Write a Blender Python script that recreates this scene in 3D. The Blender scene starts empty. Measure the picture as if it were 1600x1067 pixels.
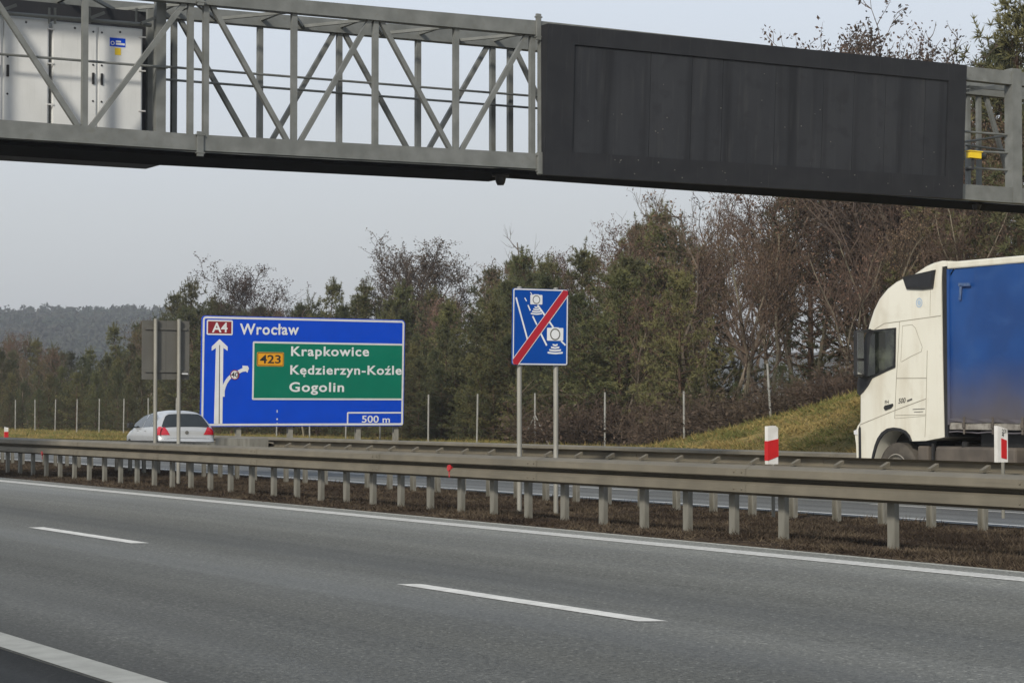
import bpy, bmesh, math, random
import numpy as np
from mathutils import Vector, Matrix, noise as mnoise
R = math.radians
random.seed(7)
SC = bpy.context.scene
COL = SC.collection

# ------------------------------------------------------------------ camera, sky, sun, exposure
F, YAW, PITCH, CH = 3400.0, R(29.83), R(1.794), 1.45      # focal length in photo pixels (1600 wide)
cam_d = bpy.data.cameras.new('camera'); cam = bpy.data.objects.new('camera', cam_d); COL.objects.link(cam)
cam_d.sensor_width = 36; cam_d.lens = 36*F/1600; cam_d.clip_start = .1; cam_d.clip_end = 5000
cam.location = (0, 0, CH); cam.rotation_euler = (R(90)+PITCH, 0, -YAW)
SC.camera = cam
SUN_EL, SUN_DIR = R(31), Vector((-.80, -.60, 0)).normalized()   # horizontal direction towards the sun
W = bpy.data.worlds.new('World'); SC.world = W; W.use_nodes = True
nt = W.node_tree; nt.nodes.clear()
out = nt.nodes.new('ShaderNodeOutputWorld'); bg = nt.nodes.new('ShaderNodeBackground')
sky = nt.nodes.new('ShaderNodeTexSky'); sky.sky_type = 'NISHITA'; sky.sun_disc = False
sky.sun_elevation = SUN_EL; sky.sun_rotation = math.atan2(SUN_DIR.x, SUN_DIR.y)
sky.dust_density = 4.0; sky.air_density = 1.0
mixn = nt.nodes.new('ShaderNodeMix'); mixn.data_type = 'RGBA'; mixn.inputs['Factor'].default_value = .80
tc = nt.nodes.new('ShaderNodeTexCoord'); nz = nt.nodes.new('ShaderNodeTexNoise')
nz.inputs['Scale'].default_value = 2.2; nz.inputs['Detail'].default_value = 3
spx = nt.nodes.new('ShaderNodeSeparateXYZ'); nt.links.new(tc.outputs['Generated'], spx.inputs[0])
cr = nt.nodes.new('ShaderNodeValToRGB'); ce = cr.color_ramp.elements       # high thin overcast: greyer near the horizon
ce[0].position = 0; ce[0].color = (6.7, 6.9, 7.05, 1); ce[1].position = .20; ce[1].color = (8.4, 9.1, 10.1, 1)
e3 = ce.new(.62); e3.color = (4.2, 5.0, 6.2, 1)
e2 = ce.new(.09); e2.color = (7.5, 7.8, 8.1, 1)
nadd = nt.nodes.new('ShaderNodeMath'); nadd.operation = 'MULTIPLY_ADD'; nadd.inputs[1].default_value = .05; nt.links.new(nz.outputs['Fac'], nadd.inputs[0])
nsub = nt.nodes.new('ShaderNodeMath'); nsub.operation = 'SUBTRACT'; nsub.inputs[1].default_value = .025; nt.links.new(spx.outputs['Z'], nsub.inputs[0]); nt.links.new(nsub.outputs[0], nadd.inputs[2])
nt.links.new(tc.outputs['Generated'], nz.inputs['Vector']); nt.links.new(nadd.outputs[0], cr.inputs['Fac'])
nt.links.new(sky.outputs['Color'], mixn.inputs['A']); nt.links.new(cr.outputs['Color'], mixn.inputs['B'])
nt.links.new(mixn.outputs['Result'], bg.inputs['Color']); bg.inputs['Strength'].default_value = .10
nt.links.new(bg.outputs['Background'], out.inputs['Surface'])
sl = bpy.data.lights.new('sun', 'SUN'); sl.energy = 3.5; sl.angle = R(7); sl.color = (1, .93, .82)
so = bpy.data.objects.new('sun', sl); COL.objects.link(so)
sd = Vector((SUN_DIR.x*math.cos(SUN_EL), SUN_DIR.y*math.cos(SUN_EL), math.sin(SUN_EL)))
so.rotation_euler = (-sd).to_track_quat('-Z', 'Y').to_euler(); so.location = sd*100
SC.view_settings.view_transform = 'Standard'; SC.view_settings.look = 'None'
SC.view_settings.exposure = 0; SC.view_settings.gamma = 1
SC.render.engine = 'CYCLES'
try:
    SC.cycles.volume_step_rate = 4; SC.cycles.volume_max_steps = 64; SC.cycles.max_bounces = 6
except Exception: pass

# ------------------------------------------------------------------ pixel -> world
FW = Vector((math.sin(YAW)*math.cos(PITCH), math.cos(YAW)*math.cos(PITCH), math.sin(PITCH)))
UP = Vector((-math.sin(YAW)*math.sin(PITCH), -math.cos(YAW)*math.sin(PITCH), math.cos(PITCH)))
RT = Vector((math.cos(YAW), -math.sin(YAW), 0))
def ray(px, py): return FW + RT*((px-800)/F) + UP*((533.5-py)/F)
def onY(px, py, t):
    r = ray(px, py); k = t/r.y; return Vector((r.x*k, t, CH+r.z*k))
def onX(px, py, d):
    r = ray(px, py); k = d/r.x; return Vector((d, r.y*k, CH+r.z*k))
def proj(p):
    q = Vector(p)-Vector((0, 0, CH)); z = q.dot(FW); return 800+F*q.dot(RT)/z, 533.5-F*q.dot(UP)/z
def t_at(px, d):                       # distance along the road of image column px on the line at lateral d
    return onX(px, 640, d).y

# ------------------------------------------------------------------ mesh helpers
def sRGB(r, g, b, k=1.0):
    f = lambda c: (c/255/12.92 if c/255 <= .04045 else ((c/255+.055)/1.055)**2.4)*k
    return (f(r), f(g), f(b), 1)
class MB:
    def __init__(s): s.v = []; s.f = []; s.m = []; s.mi = 0
    def add(s, vs, fs):
        o = len(s.v); s.v += [tuple(p) for p in vs]; s.f += [tuple(i+o for i in f) for f in fs]; s.m += [s.mi]*len(fs); return s
    def box(s, a, b):                  # two opposite corners
        x0, y0, z0 = [min(a[i], b[i]) for i in range(3)]; x1, y1, z1 = [max(a[i], b[i]) for i in range(3)]
        return s.add([(x0,y0,z0),(x1,y0,z0),(x1,y1,z0),(x0,y1,z0),(x0,y0,z1),(x1,y0,z1),(x1,y1,z1),(x0,y1,z1)],
                     [(3,2,1,0),(4,5,6,7),(0,1,5,4),(1,2,6,5),(2,3,7,6),(3,0,4,7)])
    def cbox(s, a, b, c=.01):          # box with chamfered edges
        x = [min(a[i], b[i]) for i in range(3)]; y = [max(a[i], b[i]) for i in range(3)]
        bm = bmesh.new(); bmesh.ops.create_cube(bm, size=1)
        for v in bm.verts: v.co = Vector([(x[i]+y[i])/2+v.co[i]*(y[i]-x[i]) for i in range(3)])
        bmesh.ops.bevel(bm, geom=list(bm.edges), offset=c, segments=2, affect='EDGES', profile=.5)
        return s.bm(bm)
    def bm(s, bm):
        bm.verts.index_update(); r = s.add([v.co for v in bm.verts], [[v.index for v in f.verts] for f in bm.faces]); bm.free(); return r
    def tube(s, p0, p1, r0, r1=None, n=8, caps=True):
        p0 = Vector(p0); p1 = Vector(p1); r1 = r0 if r1 is None else r1; d = (p1-p0)
        if d.length < 1e-6: return s
        d.normalize(); a = d.orthogonal().normalized(); b = d.cross(a); vs = []
        for p, r in ((p0, r0), (p1, r1)):
            for k in range(n):
                an = 2*math.pi*k/n; vs.append(p+a*math.cos(an)*r+b*math.sin(an)*r)
        fs = [(k, (k+1)%n, n+(k+1)%n, n+k) for k in range(n)]
        if caps: fs += [tuple(range(n-1, -1, -1)), tuple(range(n, 2*n))]
        return s.add(vs, fs)
    def bar(s, p0, p1, w, h, up=(0,0,1)):   # rectangular section between two points
        p0 = Vector(p0); p1 = Vector(p1); d = (p1-p0).normalized(); up = Vector(up)
        a = d.cross(up)
        if a.length < 1e-4: a = d.cross(Vector((1,0,0)))
        a.normalize(); b = a.cross(d).normalized(); a *= w/2; b *= h/2
        vs = [p0-a-b, p0+a-b, p0+a+b, p0-a+b, p1-a-b, p1+a-b, p1+a+b, p1-a+b]
        return s.add(vs, [(3,2,1,0),(4,5,6,7),(0,1,5,4),(1,2,6,5),(2,3,7,6),(3,0,4,7)])
    def prism(s, pts, ext):            # polygon of 3D points extruded by a vector
        n = len(pts); e = Vector(ext); vs = [Vector(p) for p in pts]+[Vector(p)+e for p in pts]
        return s.add(vs, [tuple(range(n-1, -1, -1)), tuple(range(n, 2*n))]+[(k, (k+1)%n, n+(k+1)%n, n+k) for k in range(n)])
    def lathe(s, prof, c, axis, n=24):    # prof: (axial, radius)
        axis = Vector(axis).normalized(); a = axis.orthogonal().normalized(); b = axis.cross(a); c = Vector(c); vs = []; fs = []
        for h, r in prof:
            for k in range(n):
                an = 2*math.pi*k/n; vs.append(c+axis*h+(a*math.cos(an)+b*math.sin(an))*r)
        for i in range(len(prof)-1):
            for k in range(n): fs.append((i*n+k, i*n+(k+1)%n, (i+1)*n+(k+1)%n, (i+1)*n+k))
        return s.add(vs, fs)
    def mesh(s, name, mats, smooth=False, origin=(0,0,0)):
        me = bpy.data.meshes.new(name); o = Vector(origin)
        me.from_pydata([tuple(Vector(p)-o) for p in s.v] if o.length else s.v, [], s.f)
        for m in (mats if isinstance(mats, (list, tuple)) else [mats]): me.materials.append(m)
        if any(s.m): me.polygons.foreach_set('material_index', s.m)
        if smooth: me.polygons.foreach_set('use_smooth', [True]*len(me.polygons))
        me.update(); return me
    def build(s, name, mats, parent=None, smooth=False, fix=True):
        o = Vector((0,0,0)); p = parent
        while p is not None: o += p.location; p = p.parent
        me = s.mesh(name, mats, smooth, o)
        if fix:
            bm = bmesh.new(); bm.from_mesh(me); bmesh.ops.recalc_face_normals(bm, faces=bm.faces); bm.to_mesh(me); bm.free()
        ob = bpy.data.objects.new(name, me); COL.objects.link(ob); ob.parent = parent
        if smooth: sharp(me)
        return ob
def sharp(me, ang=40):
    bm = bmesh.new(); bm.from_mesh(me)
    for e in bm.edges:
        if len(e.link_faces) == 2 and e.calc_face_angle(0) > R(ang): e.smooth = False
    bm.to_mesh(me); bm.free()
def tag(o, label=None, cat=None, group=None, kind=None):
    if label: o['label'] = label
    if cat: o['category'] = cat
    if group: o['group'] = group
    if kind: o['kind'] = kind
    return o
def thing(name, loc, label, cat, group=None):
    o = bpy.data.objects.new(name, None); COL.objects.link(o); o.location = loc; o.empty_display_size = .3
    return tag(o, label, cat, group)
def copy_tree(o, parent=None):
    c = o.copy(); COL.objects.link(c); c.parent = parent
    for ch in list(o.children): copy_tree(ch, c)
    return c
_txt = {}
def text_geo(s, bold=0.012, res=5, spacing=1.0):       # outline of a string as flat polygons, unit: x right, y up
    key = (s, bold, spacing)
    if key in _txt: return _txt[key]
    cu = bpy.data.curves.new('t', 'FONT'); cu.body = s; cu.size = 1; cu.offset = bold; cu.resolution_u = res; cu.space_character = spacing
    ob = bpy.data.objects.new('t', cu); COL.objects.link(ob); dg = bpy.context.evaluated_depsgraph_get()
    me = bpy.data.meshes.new_from_object(ob.evaluated_get(dg))
    v = [tuple(p.co) for p in me.vertices]; f = [tuple(p.vertices) for p in me.polygons]
    bpy.data.objects.remove(ob); bpy.data.curves.remove(cu); bpy.data.meshes.remove(me)
    _txt[key] = (v, f); return v, f

def polish(s, bold, spacing=1.0):                 # plain letters plus hand-drawn ogonek, stroke and acute accent
    plain = s.translate(str.maketrans('ęłź', 'elz')); v, f = text_geo(plain, bold, spacing=spacing); v = list(v); f = list(f)
    for i, ch in enumerate(s):
        if ch not in 'ęłź': continue
        pv, _ = text_geo(plain[:i+1], bold, spacing=spacing); gv, _ = text_geo(plain[i], bold)
        x1 = max(p[0] for p in pv); w = max(p[0] for p in gv)-min(p[0] for p in gv); x0 = x1-w; h = max(p[1] for p in gv)
        def add(pts): o = len(v); v.extend([(x, y, 0) for x, y in pts]); f.append(tuple(range(o, o+len(pts))))
        if ch == 'ę': c = x0+w*.66; add([(c-.01,-.015),(c+.075,-.015),(c+.02,-.085),(c-.06,-.12)]); add([(c-.06,-.1201),(c+.02,-.0851),(c+.005,-.13),(c+.03,-.15),(c+.08,-.14),(c+.08,-.20),(c-.01,-.215),(c-.055,-.18)])
        if ch == 'ł': m = h*.52; add([(x0-.105,m-.075),(x0-.004,m-.012),(x0-.004,m+.085),(x0-.105,m+.022)]); add([(x1+.004,m-.005),(x1+.11,m+.06),(x1+.11,m+.155),(x1+.004,m+.09)])
        if ch == 'ź': c = (x0+x1)/2; add([(c-.055,h+.055),(c+.04,h+.055),(c+.15,h+.215),(c+.03,h+.215)])
    return v, f

# ------------------------------------------------------------------ materials
def mat(name, c1, c2=None, scale=4.0, detail=4, rough=.6, metal=0, spec=.5, bump=0, bscale=None, stretch=(1,1,1), coords='Object',
        lo=.35, hi=.65, extra=None, coat=0, rnd=0):
    m = bpy.data.materials.new(name); m.use_nodes = True; t = m.node_tree; N = t.nodes; L = t.links
    p = N['Principled BSDF']; p.inputs['Roughness'].default_value = rough; p.inputs['Metallic'].default_value = metal
    p.inputs['Specular IOR Level'].default_value = spec; p.inputs['Coat Weight'].default_value = coat
    c1 = tuple(c1)[:3]+(1,)
    if c2 is None: c2 = tuple(x*.82 for x in c1[:3])
    c2 = tuple(c2)[:3]+(1,)
    tc = N.new('ShaderNodeTexCoord'); mp = N.new('ShaderNodeMapping'); mp.inputs['Scale'].default_value = stretch
    L.new(tc.outputs[coords], mp.inputs['Vector'])
    n = N.new('ShaderNodeTexNoise'); n.inputs['Scale'].default_value = scale; n.inputs['Detail'].default_value = detail
    L.new(mp.outputs['Vector'], n.inputs['Vector'])
    r = N.new('ShaderNodeValToRGB'); r.color_ramp.elements[0].position = lo; r.color_ramp.elements[1].position = hi
    r.color_ramp.elements[0].color = c1; r.color_ramp.elements[1].color = c2
    L.new(n.outputs['Fac'], r.inputs['Fac']); col = r.outputs['Color']
    if extra:                                      # [(scale, stretch, colour, lo, hi, strength)] further layers of wear
        for (sc, st, c, a, b, k) in extra:
            mp2 = N.new('ShaderNodeMapping'); mp2.inputs['Scale'].default_value = st; L.new(tc.outputs[coords], mp2.inputs['Vector'])
            n2 = N.new('ShaderNodeTexNoise'); n2.inputs['Scale'].default_value = sc; n2.inputs['Detail'].default_value = 5; L.new(mp2.outputs['Vector'], n2.inputs['Vector'])
            mr = N.new('ShaderNodeMapRange'); mr.inputs['From Min'].default_value = a; mr.inputs['From Max'].default_value = b
            mr.inputs['To Max'].default_value = k; L.new(n2.outputs['Fac'], mr.inputs['Value'])
            mx = N.new('ShaderNodeMix'); mx.data_type = 'RGBA'; L.new(mr.outputs['Result'], mx.inputs['Factor']); L.new(col, mx.inputs['A'])
            mx.inputs['B'].default_value = tuple(c)[:3]+(1,); col = mx.outputs['Result']
    if rnd:
        oi = N.new('ShaderNodeObjectInfo'); hs = N.new('ShaderNodeHueSaturation'); ma = N.new('ShaderNodeMapRange')
        ma.inputs['To Min'].default_value = 1-rnd; ma.inputs['To Max'].default_value = 1+rnd
        L.new(oi.outputs['Random'], ma.inputs['Value']); L.new(ma.outputs['Result'], hs.inputs['Value'])
        mh = N.new('ShaderNodeMapRange'); mh.inputs['To Min'].default_value = .5-rnd*.07; mh.inputs['To Max'].default_value = .5+rnd*.07
        mu = N.new('ShaderNodeMath'); mu.operation = 'FRACT'; m7 = N.new('ShaderNodeMath'); m7.operation = 'MULTIPLY'; m7.inputs[1].default_value = 7.3
        L.new(oi.outputs['Random'], m7.inputs[0]); L.new(m7.outputs[0], mu.inputs[0]); L.new(mu.outputs[0], mh.inputs['Value']); L.new(mh.outputs['Result'], hs.inputs['Hue'])
        L.new(col, hs.inputs['Color']); col = hs.outputs['Color']
    L.new(col, p.inputs['Base Color'])
    if bump:
        b = N.new('ShaderNodeBump'); b.inputs['Strength'].default_value = bump; b.inputs['Distance'].default_value = .02
        n3 = N.new('ShaderNodeTexNoise'); n3.inputs['Scale'].default_value = bscale or scale*6; n3.inputs['Detail'].default_value = 3
        L.new(mp.outputs['Vector'], n3.inputs['Vector']); L.new(n3.outputs['Fac'], b.inputs['Height']); L.new(b.outputs['Normal'], p.inputs['Normal'])
    return m
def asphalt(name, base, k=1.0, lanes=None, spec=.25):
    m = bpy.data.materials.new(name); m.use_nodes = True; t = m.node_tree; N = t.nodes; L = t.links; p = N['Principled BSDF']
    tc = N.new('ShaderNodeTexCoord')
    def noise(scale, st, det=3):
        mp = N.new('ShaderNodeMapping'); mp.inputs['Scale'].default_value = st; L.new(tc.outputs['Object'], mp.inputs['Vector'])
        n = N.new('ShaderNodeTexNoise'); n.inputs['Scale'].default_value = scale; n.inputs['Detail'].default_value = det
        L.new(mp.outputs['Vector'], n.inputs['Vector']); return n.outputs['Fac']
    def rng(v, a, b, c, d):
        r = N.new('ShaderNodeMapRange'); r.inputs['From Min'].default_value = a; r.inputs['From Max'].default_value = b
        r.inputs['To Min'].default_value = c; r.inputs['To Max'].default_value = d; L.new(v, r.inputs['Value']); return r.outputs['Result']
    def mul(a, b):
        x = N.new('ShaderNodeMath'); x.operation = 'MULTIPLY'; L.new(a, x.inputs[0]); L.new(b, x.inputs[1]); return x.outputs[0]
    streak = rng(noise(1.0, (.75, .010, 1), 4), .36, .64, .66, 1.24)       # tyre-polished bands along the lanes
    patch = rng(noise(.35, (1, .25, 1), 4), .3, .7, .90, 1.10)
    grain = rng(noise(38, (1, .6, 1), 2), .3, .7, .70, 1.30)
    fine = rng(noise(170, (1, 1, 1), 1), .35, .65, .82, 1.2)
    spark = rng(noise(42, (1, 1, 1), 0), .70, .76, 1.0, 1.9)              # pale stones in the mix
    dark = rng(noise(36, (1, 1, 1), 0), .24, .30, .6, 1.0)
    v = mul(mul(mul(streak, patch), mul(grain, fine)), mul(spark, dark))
    if lanes:                          # wear across lanes: dark bitumen edge deepened by painted window vignetting, pale wheel tracks
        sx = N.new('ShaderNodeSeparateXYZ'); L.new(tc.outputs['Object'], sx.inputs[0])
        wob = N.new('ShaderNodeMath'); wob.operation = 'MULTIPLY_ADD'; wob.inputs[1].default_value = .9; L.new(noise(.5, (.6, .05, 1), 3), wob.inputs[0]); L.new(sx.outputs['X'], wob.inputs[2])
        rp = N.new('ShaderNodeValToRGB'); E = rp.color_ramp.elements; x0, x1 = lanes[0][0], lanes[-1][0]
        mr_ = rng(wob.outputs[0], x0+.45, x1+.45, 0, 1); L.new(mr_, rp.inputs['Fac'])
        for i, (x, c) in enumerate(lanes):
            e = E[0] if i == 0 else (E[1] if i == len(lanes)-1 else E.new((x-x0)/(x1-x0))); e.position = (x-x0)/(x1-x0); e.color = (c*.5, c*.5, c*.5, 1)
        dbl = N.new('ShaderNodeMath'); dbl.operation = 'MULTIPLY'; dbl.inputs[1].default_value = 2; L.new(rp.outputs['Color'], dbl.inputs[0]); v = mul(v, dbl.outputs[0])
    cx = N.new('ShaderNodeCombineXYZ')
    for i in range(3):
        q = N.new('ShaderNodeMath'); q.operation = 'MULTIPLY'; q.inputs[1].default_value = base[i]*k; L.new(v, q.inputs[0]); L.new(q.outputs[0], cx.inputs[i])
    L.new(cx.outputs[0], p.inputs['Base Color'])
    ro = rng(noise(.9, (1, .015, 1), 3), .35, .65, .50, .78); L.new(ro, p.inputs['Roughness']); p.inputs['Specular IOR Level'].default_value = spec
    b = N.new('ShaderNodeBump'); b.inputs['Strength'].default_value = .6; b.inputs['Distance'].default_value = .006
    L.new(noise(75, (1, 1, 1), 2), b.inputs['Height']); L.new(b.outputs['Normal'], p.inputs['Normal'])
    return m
M = {}
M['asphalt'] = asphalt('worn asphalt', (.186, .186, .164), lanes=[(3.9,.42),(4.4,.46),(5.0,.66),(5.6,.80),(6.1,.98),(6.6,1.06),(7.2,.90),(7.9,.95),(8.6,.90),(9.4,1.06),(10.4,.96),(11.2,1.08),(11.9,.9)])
M['asphalt_far'] = asphalt('worn far asphalt', (.135, .136, .126))
M['asphalt_dark'] = asphalt('dark shoulder asphalt', (.017, .017, .015), spec=.12)  # dark asphalt, taken lower to paint in the car window's vignetting
M['paint'] = mat('road paint', (.72,.71,.66), (.55,.54,.50), scale=9, rough=.6, extra=[(40,(1,1,1),(.30,.30,.29),.62,.75,.5)])
M['paint_dirty'] = mat('dusty road paint', (.35,.35,.315), (.28,.28,.25), scale=6, rough=.6, extra=[(50,(1,1,1),(.16,.16,.15),.62,.75,.5)])
M['soil'] = mat('dead grass soil', (.055,.038,.025), (.030,.021,.015), scale=3, rough=1, spec=.1, bump=.8, bscale=30,
                extra=[(14,(1,1,1),(.13,.095,.055),.52,.68,.7), (50,(1,1,1),(.02,.015,.01),.58,.7,.7)])
M['verge'] = mat('dry yellow turf', (.27,.20,.075), (.16,.125,.047), scale=.6, rough=1, spec=.1, bump=.8, bscale=9,
                 extra=[(2.5,(1,1,1),(.09,.085,.028),.5,.68,.7), (.9,(1,1,1),(.11,.06,.035),.58,.72,.7)])
M['steel'] = mat('weathered galvanised steel', (.185,.165,.124), (.142,.127,.096), scale=2.2, rough=.62, metal=.12, spec=.4,
                 extra=[(18,(1,.1,2),(.115,.105,.08),.55,.75,.5), (1.2,(1,.5,3),(.12,.11,.085),.55,.72,.6)])
M['steel_dark'] = mat('weathered steel post', (.23,.225,.195), (.155,.150,.125), scale=5, rough=.6, metal=.12, spec=.4, stretch=(1,1,.3),
                      extra=[(16,(1,1,.25),(.10,.09,.07),.55,.75,.55)])
M['galv'] = mat('galvanised tube', (.33,.325,.29), (.25,.245,.215), scale=7, rough=.5, metal=.2, spec=.5, stretch=(1,1,.3))
M['fence'] = mat('pale fence post', (.30,.30,.28), (.22,.22,.20), scale=6, rough=.6, spec=.3)
M['truss'] = mat('gantry steel', (.195,.203,.193), (.140,.147,.138), scale=3, rough=.55, metal=.15, spec=.4,
                 extra=[(9,(1,1,1),(.14,.14,.115),.58,.75,.5)])
M['vms'] = mat('sign box black', (.019,.0208,.025), (.0285,.0305,.035), scale=1.1, rough=.62, spec=.35, stretch=(1,1,.35),
               extra=[(1.0,(2.6,1,.06),(.009,.010,.0125),.50,.66,.85), (5,(2.2,1,.14),(.045,.045,.046),.55,.75,.55), (26,(1.5,1,.12),(.10,.10,.10),.70,.80,.5), (3,(1,1,1),(.013,.014,.017),.55,.7,.5)])
M['vmsf'] = mat('sign box frame', (.0125,.0135,.0165), (.018,.019,.022), scale=2.5, rough=.6, spec=.35,
                extra=[(8,(3,1,.15),(.04,.04,.04),.6,.78,.5)])
M['black'] = mat('black plastic', (.012,.012,.013), (.02,.02,.02), rough=.5)
M['rubber'] = mat('tyre rubber', (.030,.028,.026), (.055,.050,.044), scale=5, rough=.85, spec=.2)
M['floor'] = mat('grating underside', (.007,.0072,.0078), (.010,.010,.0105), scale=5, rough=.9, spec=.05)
M['cab'] = mat('cabinet light grey', (.66,.67,.66), (.58,.59,.58), scale=1.5, rough=.4, extra=[(6,(3,1,.2),(.44,.45,.43),.58,.8,.5)])
M['white_hinge'] = mat('zinc hinge', (.55,.55,.54), rough=.4)
M['blue'] = mat('sign blue', (.0, .062, .58), (.0,.057,.53), scale=1.2, rough=.5, spec=.12)
M['blue2'] = mat('camera sign blue', (.003,.065,.34), (.003,.058,.31), scale=2, rough=.5, spec=.12)
M['green'] = mat('sign green', (.0,.172,.108), (.0,.158,.098), scale=1.2, rough=.5, spec=.12)
M['white'] = mat('reflective white', (.68,.69,.70), (.62,.63,.64), scale=3, rough=.4)
M['lettering'] = mat('white lettering', (.74,.76,.77), (.68,.70,.72), scale=3, rough=.4)
M['red'] = mat('sign red', (.42,.012,.028), (.37,.010,.024), scale=3, rough=.4)
M['maroon'] = mat('road number red', (.24,.012,.022), (.21,.010,.02), scale=3, rough=.4)
M['amber'] = mat('road number amber', (.78,.36,.012), (.72,.33,.012), scale=3, rough=.4)
M['signback'] = mat('bare sign back', (.125,.122,.108), (.105,.102,.09), scale=2, rough=.55, metal=.1)
M['redp'] = mat('delineator red', (.55,.012,.014), (.45,.010,.012), scale=6, rough=.4)
M['whitep'] = mat('delineator white', (.72,.71,.68), (.60,.59,.55), scale=8, rough=.45)
M['reflect'] = mat('red reflector', (.45,.03,.035), (.38,.02,.025), rough=.3)
M['yellow'] = mat('yellow housing', (.78,.55,.01), (.7,.48,.01), rough=.4)
M['car'] = mat('silver car paint', (.50,.51,.51), (.47,.48,.48), rough=.28, metal=.35, spec=.5, coat=.6)
M['glass_dark'] = mat('tinted glass', (.018,.022,.024), (.022,.027,.028), rough=.06, spec=.6)
M['tail'] = mat('tail light red', (.50,.012,.03), (.40,.01,.02), scale=20, rough=.2, coat=.6)
M['truck_paint'] = mat('cream truck paint', (.73,.715,.62), (.69,.675,.58), scale=1.0, rough=.38, coat=.3,
                       extra=[(2.4,(1,1,1),(.42,.37,.27),.56,.78,.40), (1.1,(1,3,.5),(.55,.50,.39),.5,.7,.5), (30,(1,1,1),(.50,.45,.35),.66,.8,.5)])
M['tarp'] = mat('blue tarpaulin', (.010,.062,.235), (.008,.047,.185), scale=1.3, rough=.42, spec=.5,
                extra=[(1.6,(1,1,2.5),(.03,.09,.26),.55,.75,.4), (22,(1,1,1),(.10,.15,.27),.70,.8,.4)])
M['chassis'] = mat('dusty chassis', (.115,.098,.08), (.075,.064,.054), scale=3, rough=.8)
M['alu'] = mat('trailer rail', (.36,.34,.30), (.22,.20,.175), scale=6, rough=.5, metal=.2, extra=[(12,(1,1,1),(.12,.10,.085),.5,.7,.6)])
M['dusty_rubber'] = mat('dusty tyre rubber', (.095,.085,.072), (.055,.05,.044), scale=4, rough=.9, spec=.15)
M['rim'] = mat('dusty rim', (.30,.28,.245), (.20,.185,.16), scale=8, rough=.6)
M['mirror'] = mat('mirror glass', (.55,.57,.58), (.5,.52,.53), rough=.08, metal=.9)
M['bark_pine'] = mat('pine bark', (.095,.062,.042), (.060,.044,.034), scale=5, rough=.95, spec=.1, stretch=(1,1,.3), rnd=.2)
M['bark'] = mat('pale bark', (.20,.172,.128), (.115,.098,.076), scale=4, rough=.95, spec=.1, stretch=(1,1,.3), rnd=.35)
M['twig'] = mat('brown twig', (.120,.088,.066), (.080,.060,.046), scale=2, rough=.95, spec=.1, rnd=.35)
M['needle'] = mat('pine needles', (.145,.142,.056), (.075,.079,.034), scale=.8, rough=.7, spec=.25, lo=.38, hi=.62, rnd=.30,
                  extra=[(.9,(1,1,1),(.15,.125,.048),.56,.74,.6)])
M['needle_dark'] = mat('spruce needles', (.096,.102,.046), (.054,.061,.031), scale=.8, rough=.7, spec=.25, rnd=.30,
                  extra=[(.9,(1,1,1),(.10,.085,.040),.56,.74,.6)])
M['twig_dark'] = mat('dark twig', (.094,.073,.058), (.062,.050,.042), scale=2, rough=.95, spec=.1, rnd=.2)
M['leaf'] = mat('withered leaves', (.150,.098,.066), (.098,.068,.050), scale=1.2, rough=.9, spec=.15, rnd=.30)
M['leaf_dark'] = mat('dark withered leaves', (.088,.064,.050), (.060,.046,.038), scale=1.2, rough=.9, spec=.15, rnd=.3)
M['bramble'] = mat('bramble', (.092,.068,.050), (.058,.044,.034), scale=1.5, rough=.95, spec=.1, rnd=.3)
M['farwood'] = mat('far wood', (.030,.044,.030), (.050,.048,.036), scale=.03, rough=.9, spec=.1)
M['hill'] = mat('hill soil', (.05,.045,.03), (.035,.035,.022), scale=.03, rough=1, spec=.1)
M['straw1'] = mat('straw', (.115,.090,.062), (.056,.043,.031), scale=1.5, rough=1, spec=.1)
M['straw2'] = mat('dark straw', (.056,.042,.031), (.025,.019,.015), scale=1.5, rough=1, spec=.1)
M['gold1'] = mat('dry grass', (.31,.235,.09), (.21,.16,.06), scale=.7, rough=1, spec=.1)
M['gold2'] = mat('olive grass', (.155,.16,.05), (.10,.105,.035), scale=.7, rough=1, spec=.1)

# ------------------------------------------------------------------ ground
SLP = .025
def sstep(a, b, x):
    u = min(1, max(0, (x-a)/(b-a))); return u*u*(3-2*u)
def emb(t):
    h = .222*(54.6-t); h = max(0, h)
    return h if h < 4.5 else 4.5+1.2*(1-math.exp(-(h-4.5)/1.2))
def gz(d, t=0):
    if d <= 11.9: return SLP*(max(d, -12)-4.07)
    if d <= 12.4: return .196+.012*(d-11.9)/.5
    if d <= 14.2: return .208-.06*sstep(12.4, 14.2, d)
    if d <= 16.4: return .148+.037*sstep(14.2, 16.0, d)
    if d <= 28.0: return .185-(.355/11.6)*(d-16.4)
    b = -.17+.17*sstep(28, 31, d)+.22*sstep(31, 38, d)+.3*sstep(40, 70, d)
    return b+emb(t)*sstep(29.3, 39.5, d)
ds = [-1500,-400,-120,-50,-25,-12,-6,-2,2,3.93,7.7,11.9,12.1,12.4,13,13.6,14.2,14.9,15.5,16.0,16.4,20,24,28]+[28.5+.5*i for i in range(24)]+[41,43,46,50,56,64,75,90,120,180,300,600,1500]
ts = [-600,-200,-80,-30,-10]+[2*i for i in range(0, 62)]+[130,145,165,190,230,300,420,650,1000,1800]
def sheet(name, m, dl, tl, dz=0, fn=gz):
    mb = MB(); n = len(dl)
    mb.v = [(d, t, fn(d, t)+dz) for t in tl for d in dl]
    mb.f = [(j*n+i, j*n+i+1, (j+1)*n+i+1, (j+1)*n+i) for j in range(len(tl)-1) for i in range(n-1)]
    mb.m = [0]*len(mb.f); mb.mats = m
    return mb
g = sheet('ground', None, ds, ts, -.012)
def band(d):
    if 11.9 <= d <= 16.4: return 1
    return 0
g.m = [band((g.v[f[0]][0]+g.v[f[1]][0])/2) for f in g.f]
tag(g.build('ground', [M['verge'], M['soil']], smooth=True), kind='structure')
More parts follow.
